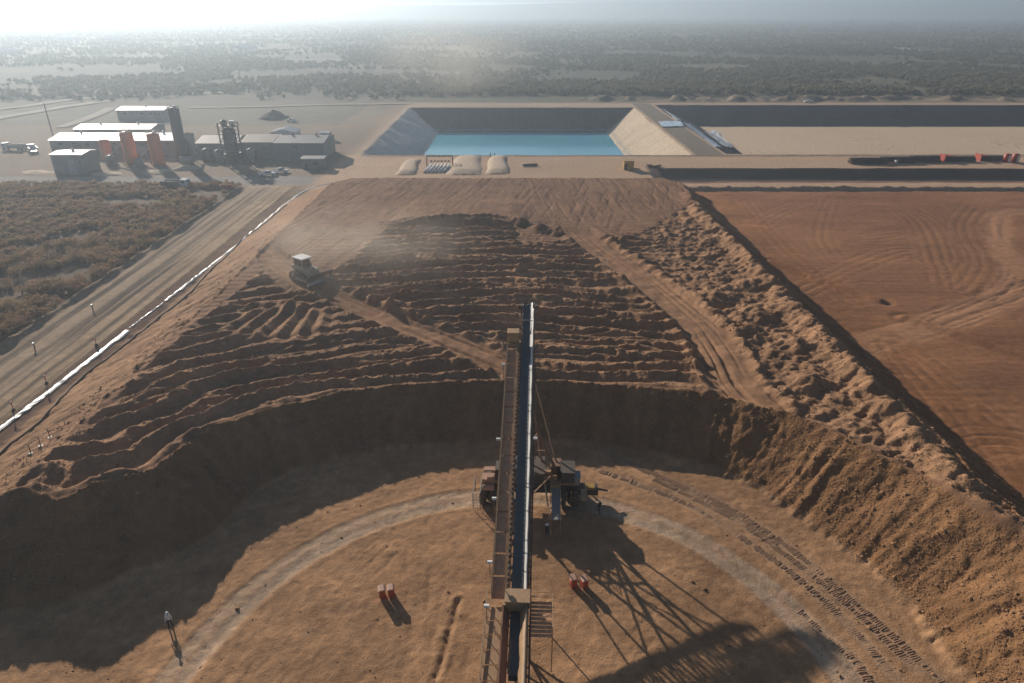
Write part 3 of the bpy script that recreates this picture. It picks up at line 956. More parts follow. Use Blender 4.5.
for x, xx in ((-2.6, -0.9), (3.4, 0.9)):
    mb.beam((x * .9, UA - 1.2, AZ + 1.6), SP(xx, UA - 8, -1.7), 0.13)
mb.build('support_legs', 'rust_frame', S)
wheel = MB().lathe([(0.0, -0.36), (0.6, -0.36), (0.98, -0.34), (1.08, -0.24), (1.08, 0.24), (0.98, 0.34), (0.6, 0.36), (0.0, 0.36)], n=20, ax='x').mesh('tyre', 'rubber', True)
hub = MB().lathe([(0.0, -0.40), (0.46, -0.40), (0.52, -0.37), (0.52, 0.37), (0.46, 0.40), (0.0, 0.40)], n=12, ax='x').mesh('rim', 'yellow_paint')
for x in (-4.5, -3.3, 4.4, 5.8):
    for dy in (-1.25, 1.25):
        w = bpy.data.objects.new('wheel', wheel); COL.objects.link(w); w.parent = S; w.location = (x, UA + dy, 1.05)
        h = bpy.data.objects.new('rim', hub); COL.objects.link(h); h.parent = w
for x in (-3.9, 5.1):
    mb = MB()
    mb.beam((x, UA - 1.5, 1.1), (x, UA + 1.5, 1.1), 0.34, 0.45)
    mb.beam((x, UA, 1.1), (x, UA, AZ + .9), 0.7)
    mb.build('bogie_frame', 'dark_steel', S)
mb = MB()  # hidden deck and block, added at the axle to cast its broad shadow
mb.b2((-1.6, UA - 2.2, 2.3), (3.0, UA + 2.2, 2.45))
mb.build('axle_shade_deck', 'dark_steel', S)
mb = MB()
mb.b2((-1.3, UA - 1.4, 2.45), (2.2, UA + 1.6, 4.2)); mb.b2((-1.45, UA - 1.55, 4.2), (2.35, UA + 1.75, 4.32))
mb.build('axle_shade_block', 'dark_steel', S)
# fenders and ladder frames on the left, catwalk and motor on the right
mb = MB()
for x in (-5.5, -4.7):
    mb.tube((x, UA - 2.6, 0.1), (x, UA - 2.6, 2.3), 0.05, 6); mb.tube((x, UA + 0.2, 0.3), (x, UA + 0.2, 2.5), 0.05, 6)
    mb.tube((x, UA - 2.6, 2.3), (x, UA + 0.2, 2.5), 0.05, 6)
for k in range(6):
    mb.tube((-5.5, UA - 2.6, 0.3 + k * .36), (-4.7, UA - 2.6, 0.3 + k * .36), 0.03, 5)
mb.build('ladder_frame', 'grey_paint', S)
mb = MB()
mb.box((-3.9, UA - 0.9, 3.0), (1.3, 1.2, 0.75)); mb.box((-3.7, UA - 1.2, 3.5), (0.6, 0.6, 0.4)); mb.tube((-4.4, UA - 1.9, 2.6), (-3.2, UA - 1.9, 2.6), 0.36, 10); mb.beam((-4.5, UA + 0.7, 3.0), (-2.0, UA + 0.7, 3.0), 0.7, 0.5)
mb.build('hydraulic_pack', 'pale_lid', S)
mb = MB()
mb.box((3.55, UA - 4.0, 2.35), (0.95, 5.2, 0.08)); 
mb.build('catwalk', 'grey_paint', S)
mb = MB()
for x in (3.05, 4.05):
    for y in (-6.5, -4.8, -3.1, -1.5):
        mb.beam((x, UA + y, 0.1 if y in (-6.5, -1.5) else 2.3), (x, UA + y, 3.4), 0.06)
    for dz in (2.9, 3.4):
        mb.beam((x, UA - 6.6, dz), (x, UA - 1.4, dz), 0.05 if x > 3.5 else 0.09)
mb.beam((2.9, UA - 6.6, 2.4), (2.3, UA - 1.6, 3.6), 0.16); mb.box((3.55, UA - 1.0, 2.5), (1.1, 0.9, 0.6))
mb.build('catwalk_rail', 'tan_plate', S)
mb = MB()
for k in range(13):
    t0 = math.pi * k / 12
    if k < 12:
        t1 = math.pi * (k + 1) / 12
        for dx in (6.7,):
            mb.beam((dx, UA - 1.05 - 0.95 * math.cos(t0), 0.85 + 0.95 * math.sin(t0)), (dx, UA - 1.05 - 0.95 * math.cos(t1), 0.85 + 0.95 * math.sin(t1)), 0.7, 0.04)
mb.build('fender', 'tan_plate', S)
mb = MB()
mb.box((7.3, UA + 0.2, 1.1), (2.2, 1.2, 0.8)); mb.box((7.5, UA + 0.0, 1.6), (1.0, 0.8, 0.35), mi=1); mb.tube((8.2, UA + 0.2, 1.2), (9.5, UA + 0.1, 1.0), 0.12, 8); mb.beam((5.5, UA + .2, 1.4), (6.6, UA + .2, 1.2), 0.4)
mb.build('drive_motor', ['dark_steel', 'yellow_paint'], S)
for x, y_, dx_, dy_, z0_, z1_, mt in ((4.9, 0.1, 1.5, 2.2, 2.75, 4.1, 'dark_steel'), (5.9, -0.4, 0.7, 1.2, 2.7, 3.5, 'grey_paint'), (3.6, 1.2, 1.1, 1.4, 2.7, 3.9, 'rust_frame'), (-2.6, 0.2, 1.0, 1.6, 2.7, 4.0, 'dark_steel')):
    mb = MB()
    mb.b2((x - dx_ / 2, UA + y_ - dy_ / 2, z0_), (x + dx_ / 2, UA + y_ + dy_ / 2, z1_)); mb.b2((x - dx_ / 2 - .06, UA + y_ - dy_ / 2 - .06, z1_), (x + dx_ / 2 + .06, UA + y_ + dy_ / 2 + .06, z1_ + .08))
    mb.build('power_cabinet', mt, S)
# cable trays and hoses drooping along the right side
mb = MB()
mb.path([SP(1.05, 9 + k, -0.5 - 0.12 * math.sin(k * 1.1) ** 2) for k in range(28)], 0.05)
mb.path([SP(1.12, 9 + k, -0.9 - 0.2 * math.sin(k * .8) ** 2) for k in range(20)], 0.04)
mb.build('cable', 'dark_steel', S)
pts = []
for k in range(26):
    t = k / 25
    pts.append((2.1 + 1.9 * math.sin(t * 2.6), 2.5 - 6 * t + 3.2 * math.sin(t * math.pi), 0.12 + 0.5 * (1 - t) * (t < .2)))
MB().path(pts, 0.07).build('supply_hose', 'rubber', S, True)

# ================================================================= CLEAT MARKS
def cleats():
    rnd = random.Random(4)
    V = []; F = []
    X = []; 
    for L in tread_lines:
        P = np.array(L); seg = np.hypot(*(P[1:] - P[:-1]).T); acc = np.concatenate([[0], np.cumsum(seg)])
        s_ = 0.0
        while s_ < acc[-1]:
            i = min(int(np.searchsorted(acc, s_, 'right')) - 1, len(seg) - 1)
            t = (s_ - acc[i]) / seg[i]
            p = P[i] + (P[i + 1] - P[i]) * t
            d = (P[i + 1] - P[i]) / seg[i]
            X.append((p[0], p[1], d[0], d[1]))
            s_ += 0.21
    A = np.array(X)
    zz = terrain(A[:, 0], A[:, 1])[0]
    keep = fbm(A[:, 0] / 3, A[:, 1] / 3, 300)
    mb = MB()
    for (x, y, dx, dy), z, kp in zip(X, zz, keep):
        if kp < 0.30 or rnd.random() < 0.14: continue
        nx_, ny_ = -dy, dx
        w = 0.5 * rnd.uniform(0.5, 1.1)
        h = rnd.uniform(0.045, 0.10) * min(1, (kp - .3) * 5)
        rot = Matrix.Rotation(math.atan2(ny_, nx_) + rnd.uniform(-.13, .13), 3, 'Z')
        off = rnd.uniform(-.08, .08)
        mb.box((x + nx_ * off, y + ny_ * off, z + h * .3), (2 * w, 0.11, h * 1.4), rot, 0, 0.75)
    return mb
simple('cleat_soil', (0.42, 0.26, 0.155), 0.95, 0, 0.25, 2.0)
o = cleats().build('tread_mark', 'cleat_soil')
o['kind'] = 'stuff'; o['label'] = 'rows of cleat marks pressed into the dirt floor'
# ================================================================= WATER, LINERS
m, nt, b, out = new_mat('pond_water')
b.inputs['Base Color'].default_value = (0.13, 0.48, 0.64, 1)
b.inputs['Roughness'].default_value = 0.12
b.inputs['IOR'].default_value = 1.33
b.inputs['Specular IOR Level'].default_value = 0.3
nz = N(nt, 'ShaderNodeTexNoise', i_Scale=0.6, i_Detail=4.0)
geo = N(nt, 'ShaderNodeNewGeometry'); nt.links.new(geo.outputs['Position'], nz.inputs['Vector'])
bp = N(nt, 'ShaderNodeBump', i_Strength=0.08, i_Distance=0.1); nt.links.new(nz.outputs[0], bp.inputs['Height']); nt.links.new(bp.outputs[0], b.inputs['Normal'])
WZ = -11.0
wm = bpy.data.meshes.new('pond_water')
q = (POND_A[4] + WZ) / POND_A[4] * POND_A[5]
ins_ = POND_A[5] - q - 1.0
wm.from_pydata([(POND_A[0] + ins_, POND_A[2] + ins_, WZ), (POND_A[1] - ins_, POND_A[2] + ins_, WZ), (POND_A[1] - ins_, POND_A[3] - ins_, WZ), (POND_A[0] + ins_, POND_A[3] - ins_, WZ)], [], [(0, 1, 2, 3)])
wm.materials.append(m)
struct(bpy.data.objects.new('pond_water', wm)); COL.objects.link(bpy.data.objects['pond_water'])

simple('white_liner', (0.80, 0.79, 0.76), 0.35, 0, 0.1, 0.6, DUST, 0.15, 0.4)
simple('blue_liner', (0.55, 0.66, 0.76), 0.22, 0, 0.15, 0.3, None, 0, 0.5)

def drape(pts_px, n_u, n_v, name, mat, label, cat, lift=0.12, crinkle=0.1, seed=0, group=None):
    """four-cornered sheet laid over the ground"""
    c = [np.array(place(*p)[:2]) for p in pts_px]
    rows = []
    rnd = random.Random(seed)
    for i in range(n_v + 1):
        a = c[0] + (c[3] - c[0]) * i / n_v; b_ = c[1] + (c[2] - c[1]) * i / n_v
        P = [a + (b_ - a) * k / n_u + np.array([rnd.uniform(-.2, .2), rnd.uniform(-.2, .2)]) * (crinkle * 4) for k in range(n_u + 1)]
        zz = terrain(np.array([p[0] for p in P]), np.array([p[1] for p in P]))[0]
        rows.append([(p[0], p[1], z + lift + rnd.uniform(0, crinkle)) for p, z in zip(P, zz)])
    o = MB().sheet(rows).build(name, mat)
    sol = o.modifiers.new('thickness', 'SOLIDIFY'); sol.thickness = 0.03; sol.offset = 1
    return tag(o, label, cat, group)

# white edge of the pad liner along the left road, torn up and buried for a stretch
def liner_run(pts, w, name, label, seed):
    P = np.array(smooth_line(pts, 12)); rows = []
    rnd = random.Random(seed)
    zz = terrain(P[:, 0], P[:, 1])[0]
    for i in range(len(P)):
        d = P[min(i + 1, len(P) - 1)] - P[max(i - 1, 0)]; d = d / np.hypot(*d); n = np.array([-d[1], d[0]])
        ww = w * rnd.uniform(0.75, 1.15)
        j = rnd.uniform(-.12, .12)
        rows.append([(*(P[i] + n * (ww * .5 + j)), zz[i] + 0.06), (*(P[i] + n * (ww * .15 + j)), zz[i] + 0.08 + rnd.uniform(0, .07)), (*(P[i] - n * (ww * .2 - j)), zz[i] + 0.07 + rnd.uniform(0, .06)), (*(P[i] - n * (ww * .5 - j)), zz[i] + 0.02)])
    o = MB().sheet(rows).build(name, 'white_liner')
    sol = o.modifiers.new('thickness', 'SOLIDIFY'); sol.thickness = 0.03
    return tag(o, label, 'liner')
liner_run([un(-25, 447, .9), un(0, 427, .9), un(40, 397, .9), un(80, 366, .9), un(127, 329, .9)], 0.95, 'liner_edge', 'wide bright white liner edge beside the road, with red marker posts along it', 1)
liner_run([un(130, 326.5, .9), un(146, 314, .9), un(163, 300.7, .9)], 0.34, 'liner_edge', 'short half-buried scrap of white liner between two longer white strips', 2)
liner_run([un(165, 299, .9), un(185, 283.5, .9), un(203, 269, .9), un(222, 254, .9), un(252, 230, .9), un(280, 207, .9), un(300, 191, .9), un(318, 183, .9), un(345, 178.5, .9), un(395, 177, .6)], 0.6, 'liner_edge', 'long narrow white liner edge that bends round the far corner of the heap', 3)

drape([(662, 109), (666, 108.5), (681, 121), (676, 121.5)], 4, 10, 'liner_sheet', 'white_liner', 'narrow white liner strip running down between the two ponds', 'liner sheet', 0.3, 0.25, 5)
drape([(658, 122.5), (680, 122), (684, 127), (662, 127.5)], 10, 6, 'liner_sheet', 'blue_liner', 'shiny blue white plastic sheet lying across the bank between the ponds', 'liner sheet', 0.3, 0.3, 6)
drape([(682, 123), (690, 123.5), (722, 148), (715, 148)], 5, 16, 'liner_sheet', 'blue_liner', 'long pale blue liner strip on the side slope of the empty pond', 'liner sheet', 0.25, 0.25, 7)
drape([(705, 130.5), (714.5, 130), (734, 145.5), (725, 146.5)], 8, 10, 'liner_sheet', 'white_liner', 'bright crumpled white liner spread at the corner of the empty pond floor', 'liner sheet', 0.3, 0.4, 8)

# supply pipe along the foot of the heap's left slope
pts = []
for k in range(70):
    y_ = 55 + k * 1.9
    x_ = -63.0 + 0.9 * math.sin(y_ / 9.0) + 0.5 * math.sin(y_ / 3.7) + (1.6 if 95 < y_ < 125 else 0) * math.sin((y_ - 95) / 30 * math.pi)
    pts.append((x_, y_))
A_ = np.array(pts); zz = terrain(A_[:, 0], A_[:, 1])[0]
o = MB().path([(x, y, z + 0.14) for (x, y), z in zip(pts, zz)], 0.16).build('drip_pipe', 'rubber', None, True)
tag(o, 'long thin black pipe winding along the foot of the left slope', 'pipe')

# ================================================================= MARKERS, BINS
simple('red_paint', (0.42, 0.035, 0.02), 0.5, 0, 0.15, 3)
post_lab = ['red marker post beside the wide white liner, closest to the heap nose', 'red marker post midway along the wide white liner', 'red marker post near where the wide white liner breaks off']
for k, p in enumerate(((14, 411), (47, 384), (97, 347))):
    x, y, z = place(*p)
    t = thing('marker_post', post_lab[k], 'post', (x, y, z - .05), 0, 'red posts along the liner')
    MB().tube((0, 0, 0), (0, 0, 1.5), 0.06, 6).build('post', 'red_paint', t)
    MB().lathe([(0.3, 0), (0.3, 0.06), (0.12, 0.5), (0.1, 0.5)], n=10).build('foot', 'dark_steel', t)
    MB().box((0, 0, 1.35), (0.16, 0.16, 0.25)).build('band', 'red_paint', t)
wl = ['white-topped stake at the road edge, by the scrub, far along', 'white-topped stake at the road edge, by the scrub, near end']
for k, p in enumerate(((93, 310), (35, 349))):
    x, y, z = place(*p)
    t = thing('edge_stake', wl[k], 'stake', (x, y, z - .05), 0, 'stakes along the outer road edge')
    MB().box((0, 0, 0.5), (0.14, 0.14, 1.0)).build('stake', 'dark_steel', t)
    MB().box((0, 0, 1.05), (0.4, 0.35, 0.2), None, 0, .6).build('cap', 'white_paint', t)
cross_lab = ['cross-armed stake on the left slope, the one lowest on the slope', 'cross-armed stake on the left slope, between two others', 'cross-armed stake on the left slope, nearest the black pipe']
for k, p in enumerate(((32, 456), (42, 449), (51, 440))):
    zz_ = 0
    x, y, z = place(*p)
    t = thing('cross_stake', cross_lab[k], 'stake', (x, y, z - .05), 0.5 * k, 'cross-armed stakes')
    MB().tube((0, 0, 0), (0, 0, 1.3), 0.06, 6).build('post', 'rust_frame', t)
    MB().beam((-0.55, 0, 0.95), (0.55, 0, 1.0), 0.08).build('cross_arm', 'rust_frame', t)
    MB().box((0, 0, 0.06), (0.5, 0.5, 0.12)).build('base', 'dark_steel', t)

def make_bin(lab, p, rz):
    x, y, z = place(*p)
    t = thing('waste_bin', lab, 'bin', (x, y, z - 0.03), rz, 'paired orange bins')
    MB().box((0, 0, 0.58), (0.50, 0.56, 1.0), None, 0, 1.22).build('body', 'orange_bin', t)
    lid = MB()
    lid.prism([(-0.36, 1.10), (0.36, 1.10), (0.36, 1.14), (0.20, 1.25), (-0.20, 1.25), (-0.36, 1.14)], -0.40, 0.38)
    lid.build('lid', 'pale_lid', t)
    MB().tube((-0.3, 0.42, 1.05), (0.3, 0.42, 1.05), 0.03, 6).build('handle', 'pale_lid', t)
    for sx in (-0.27, 0.27):
        MB().tube((sx - .04, 0.24, 0.11), (sx + .04, 0.24, 0.11), 0.11, 10).build('wheel', 'rubber', t)
    MB().box((-0.2, -0.33, 0.62), (0.06, 0.02, 0.8)).build('stripe', 'pale_lid', t)
make_bin('orange bin with pale lid on open dirt left of the conveyor, left of its pair', (382.5, 597), R(15))
make_bin('orange bin with pale lid on open dirt left of the conveyor, right of its pair', (391.5, 596), R(12))
make_bin('orange bin with pale lid in the lattice shadow, the one nearer the conveyor', (573, 586), R(10))
make_bin('orange bin with pale lid in the lattice shadow, the one farther from the conveyor', (584, 587), R(18))

# ================================================================= PEOPLE
simple('skin_tone', (0.33, 0.19, 0.12), 0.6)
simple('denim', (0.035, 0.05, 0.09), 0.85, 0, .2, 4)
simple('dark_cloth', (0.035, 0.033, 0.032), 0.85, 0, .2, 4)
simple('white_cloth', (0.72, 0.71, 0.68), 0.8, 0, .1, 4)
simple('orange_vest', (0.62, 0.14, 0.03), 0.7, 0, .1, 4)
simple('hat_white', (0.82, 0.82, 0.79), 0.35, 0, .05, 4)

def person(loc, rz, label, shirt, trousers, hat=True, stride=0.18, arm=0.15):
    J = [('pelvis', (0, 0, 0.95), .155), ('waist', (0, 0, 1.08), .14), ('chest', (0, 0.01, 1.30), .165), ('neck', (0, 0, 1.47), .065), ('head0', (0, .01, 1.56), .085), ('head1', (0, .015, 1.67), .105), ('head2', (0, .01, 1.75), .07)]
    E_ = [(0, 1), (1, 2), (2, 3), (3, 4), (4, 5), (5, 6)]
    for sgn in (-1, 1):
        st = stride * sgn
        b0 = len(J)
        J += [('hip', (.1 * sgn, 0, .88), .105), ('knee', (.11 * sgn, st * .5 + .03, .50), .072), ('ankle', (.12 * sgn, st, .10), .05), ('toe', (.13 * sgn, st + .17, .04), .045)]
        E_ += [(0, b0), (b0, b0 + 1), (b0 + 1, b0 + 2), (b0 + 2, b0 + 3)]
        b0 = len(J)
        J += [('shoulder', (.19 * sgn, 0, 1.40), .07), ('elbow', (.27 * sgn, -arm * sgn * .4, 1.13), .05), ('wrist', (.27 * sgn, arm * .6 + .1, .92), .035), ('hand', (.26 * sgn, arm * .6 + .15, .84), .042)]
        E_ += [(2, b0), (b0, b0 + 1), (b0 + 1, b0 + 2), (b0 + 2, b0 + 3)]
        # fingers and thumb
        for fx in (-.03, -.01, .012, .034):
            k = len(J); J += [('finger', (.26 * sgn + fx * .4, arm * .6 + .16 + fx * .8, .755), .010)]; E_ += [(b0 + 3, k)]
        k = len(J); J += [('thumb', (.225 * sgn, arm * .6 + .20, .80), .011)]; E_ += [(b0 + 3, k)]
    me = bpy.data.meshes.new('person')
    me.from_pydata([j[1] for j in J], E_, [])
    o = bpy.data.objects.new('person', me); COL.objects.link(o)
    sk = o.modifiers.new('skin', 'SKIN'); sk.use_smooth_shade = True
    for i, j in enumerate(J):
        me.skin_vertices[0].data[i].radius = (j[2], j[2])
        me.skin_vertices[0].data[i].use_root = (i == 0)
    sb = o.modifiers.new('sub', 'SUBSURF'); sb.levels = 1; sb.render_levels = 1
    dg = bpy.context.evaluated_depsgraph_get()
    nm = bpy.data.meshes.new_from_object(o.evaluated_get(dg))
    o.modifiers.clear(); o.data = nm
    nm.materials.clear()
    for k in ('skin_tone', shirt, trousers, 'dark_cloth'): nm.materials.append(MATS[k])
    for p in nm.polygons:
        c = p.center
        p.use_smooth = True
        if c.z > 1.48 or (abs(c.x) > .2 and c.z < .93): p.material_index = 0
        elif c.z > 0.97 or (abs(c.x) > .2 and c.z > .9): p.material_index = 1
        elif c.z > 0.12: p.material_index = 2
        else: p.material_index = 3
    o.location = loc; o.rotation_euler = (0, 0, rz)
    tag(o, label, 'person')
    if hat:
        h = MB().lathe([(0.165, 1.695), (0.16, 1.71), (0.13, 1.72), (0.125, 1.77), (0.10, 1.825), (0.05, 1.855), (0.0, 1.86)], n=14)
        h.box((0, 0.15, 1.70), (0.2, 0.14, 0.02))
        h.build('hard_hat', 'hat_white', o, True)
    return o

x, y, z = place(171, 627)
person((x, y, z), R(200), 'person in white shirt and white hard hat standing in the heap shadow edge', 'white_cloth', 'dark_cloth')
x, y, z = place(570, 477)
person((x, y, z), R(160), 'person in dark clothes and white hard hat behind the stacker axle', 'dark_cloth', 'denim')
x, y, z = place(599, 513)
person((x, y, z), R(40), 'person in black clothes walking at the edge of the undercarriage shadow', 'dark_cloth', 'dark_cloth', False, 0.28)
x, y, z = place(547, 537)
person((x, y, z), R(120), 'person with white hard hat standing by the stacker catwalk foot', 'dark_cloth', 'denim')
x, y, z = place(490.5, 156.5)
person((x, y, z), R(60), 'person in dark clothes at the pond rim, left of two', 'dark_cloth', 'denim', False)
x, y, z = place(494.5, 156.5)
person((x, y, z), R(250), 'person in dark clothes at the pond rim, right of two', 'dark_cloth', 'dark_cloth', False)

# ================================================================= BULLDOZER
simple('dozer_paint', (0.55, 0.49, 0.36), 0.5, 0, .15, 1.0, DUST, 0.35)
m, nt, b, out = new_mat('cab_glass')
b.inputs['Base Color'].default_value = (0.03, 0.04, 0.045, 1); b.inputs['Roughness'].default_value = 0.08
simple('blade_steel', (0.30, 0.31, 0.32), 0.28, 0.8, .15, 2.0, DUST, 0.3)
dx, dy, dz = place(307, 279)
D = thing('bulldozer', 'dusty cream tracked bulldozer with raised cab and wide front blade on the heap', 'bulldozer', (dx, dy, dz - 0.05), R(-128))
D.scale = (1.3, 1.3, 1.3)
for sx in (-1, 1):
    prof = []
    for k in range(20):                       # high-drive belt shape
        t = 2 * math.pi * k / 20
        prof.append((math.cos(t), math.sin(t)))
    path = [(-2.1, 0.45), (-1.95, 0.12), (-1.6, 0.0), (1.5, 0.0), (1.85, 0.12), (2.0, 0.45), (1.85, 0.80), (1.5, 0.95), (-0.6, 1.35), (-1.1, 1.45), (-1.6, 1.30), (-1.95, 0.95)]
    mb = MB().prism(path, sx * 1.15 - 0.30, sx * 1.15 + 0.30, 'x')
    trk = mb.build('track', 'dark_steel', D)
    for k in range(len(path)):
        (y0, z0), (y1, z1) = path[k], path[(k + 1) % len(path)]
        n = max(1, int(math.hypot(y1 - y0, z1 - z0) / 0.26))
        for j in range(n):
            yy = y0 + (y1 - y0) * (j + .5) / n; z_ = z0 + (z1 - z0) * (j + .5) / n
            a = math.atan2(z1 - z0, y1 - y0)
            MB().box((0, 0, 0), (0.62, 0.05, 0.09), Matrix.Rotation(a, 3, 'X')).build('grouser', 'dark_steel', trk, loc=(sx * 1.15, yy, z_)) if False else None
    g = MB()
    for k in range(len(path)):
        (y0, z0), (y1, z1) = path[k], path[(k + 1) % len(path)]
        n = max(1, int(math.hypot(y1 - y0, z1 - z0) / 0.3))
        for j in range(n):
            g.box((sx * 1.15, y0 + (y1 - y0) * (j + .5) / n, z0 + (z1 - z0) * (j + .5) / n), (0.64, 0.08, 0.10))
    gg = g.build('track_shoes', 'steel', trk); gg['kind'] = 'stuff'
    MB().tube((sx * 1.47, -1.1, 1.0), (sx * 1.5, -1.1, 1.0), 0.42, 14).build('sprocket', 'dozer_paint', trk)
mb = MB()
mb.prism([(-2.0, 0.55), (1.9, 0.55), (2.0, 1.0), (1.9, 1.85), (0.35, 2.0), (-2.0, 2.0)], -0.8, 0.8, 'x')
mb.box((0, 1.0, 1.98), (0.9, 1.4, 0.12))
mb.build('body', 'dozer_paint', D)
mb = MB().prism([(-1.45, 1.9), (0.45, 1.9), (0.25, 3.05), (-1.25, 3.05)], -0.72, 0.72, 'x')
cabp = mb.build('cab', 'dozer_paint', D)
for sx in (-0.725, 0.725):
    MB().prism([(-1.25, 2.15), (0.28, 2.15), (0.12, 2.95), (-1.1, 2.95)], sx - .012, sx + .012, 'x').build('side_window', 'cab_glass', cabp)
MB().add([(-0.6, 0.43, 2.1), (0.6, 0.43, 2.1), (0.6, 0.29, 2.95), (-0.6, 0.29, 2.95), (-0.6, 0.40, 2.1), (0.6, 0.40, 2.1), (0.6, 0.26, 2.95), (-0.6, 0.26, 2.95)], [(0, 1, 2, 3), (7, 6, 5, 4), (0, 4, 5, 1), (1, 5, 6, 2), (2, 6, 7, 3), (3, 7, 4, 0)]).build('windscreen', 'cab_glass', cabp)
MB().b2((-0.6, -1.44, 2.2), (0.6, -1.36, 2.9)).build('rear_window', 'cab_glass', cabp)
mb = MB().box((0, -0.55, 3.14), (1.75, 2.2, 0.16)); mb.build('roof', 'white_paint', cabp)
for sx in (-0.82, 0.82):
    MB().beam((sx, -1.3, 1.9), (sx, -1.2, 3.1), 0.14).build('roll_bar', 'dozer_paint', D)
MB().tube((0.42, 1.25, 2.0), (0.42, 1.25, 2.85), 0.08, 8).build('exhaust', 'dark_steel', D)
MB().tube((-0.35, 0.8, 2.0), (-0.35, 0.8, 2.45), 0.12, 8).build('air_intake', 'dark_steel', D)
rows = []
for k in range(9):
    t = k / 8
    zz_ = 0.05 + 1.5 * t
    yy = 3.05 + 0.55 * (t - .5) ** 2 * 2 - 0.25
    rows.append([(-2.15, yy + .15, zz_), (-1.7, yy, zz_), (0, yy, zz_), (1.7, yy, zz_), (2.15, yy + .15, zz_)])
mb = MB().sheet(rows)
bl = mb.build('blade', 'blade_steel', D, True)
so_ = bl.modifiers.new('thickness', 'SOLIDIFY'); so_.thickness = 0.1
for sx in (-1.55, 1.55):
    MB().beam((sx, -0.4, 0.6), (sx, 2.85, 0.5), 0.2, 0.26).build('push_arm', 'dozer_paint', D)
for sx in (-0.5, 0.5):
    MB().tube((sx, 1.9, 1.6), (sx, 2.8, 0.95), 0.08, 8).build('lift_cylinder', 'steel', D)
mb = MB().box((0, -2.4, 0.9), (1.3, 0.5, 0.5)); mb.beam((0, -2.3, 1.1), (0, -3.0, 1.2), 0.25); mb.beam((0, -3.0, 1.4), (0, -3.05, 0.1), 0.12, 0.3)
mb.build('ripper', 'dozer_paint', D)
for sx in (-0.75, 0.75):
    MB().box((sx, 0.35, 3.12), (0.2, 0.12, 0.12)).build('work_light', 'white_paint', cabp)
# ore pushed up in front of the blade
# ================================================================= PLANT
simple('wall_grey', (0.23, 0.245, 0.25), 0.6, 0, .12, .3, DUST, .12)
simple('wall_blue', (0.20, 0.235, 0.255), 0.6, 0, .12, .3, DUST, .12)
simple('roof_white', (0.55, 0.56, 0.56), 0.45, 0.0, .08, .3)
simple('roof_grey', (0.30, 0.29, 0.275), 0.55, 0.0, .12, .3)
simple('roof_tan', (0.36, 0.28, 0.22), 0.55, 0.0, .12, .3)
simple('door_pale', (0.40, 0.44, 0.45), 0.5, 0, .1, .5)
simple('dark_open', (0.03, 0.03, 0.032), 0.8)
simple('silo_orange', (0.92, 0.23, 0.04), 0.5, 0, .12, .6, DUST, .15)
simple('silo_grey', (0.12, 0.12, 0.12), 0.55, .2, .15, .6, DUST, .15)
simple('window_glass', (0.05, 0.06, 0.07), 0.1)

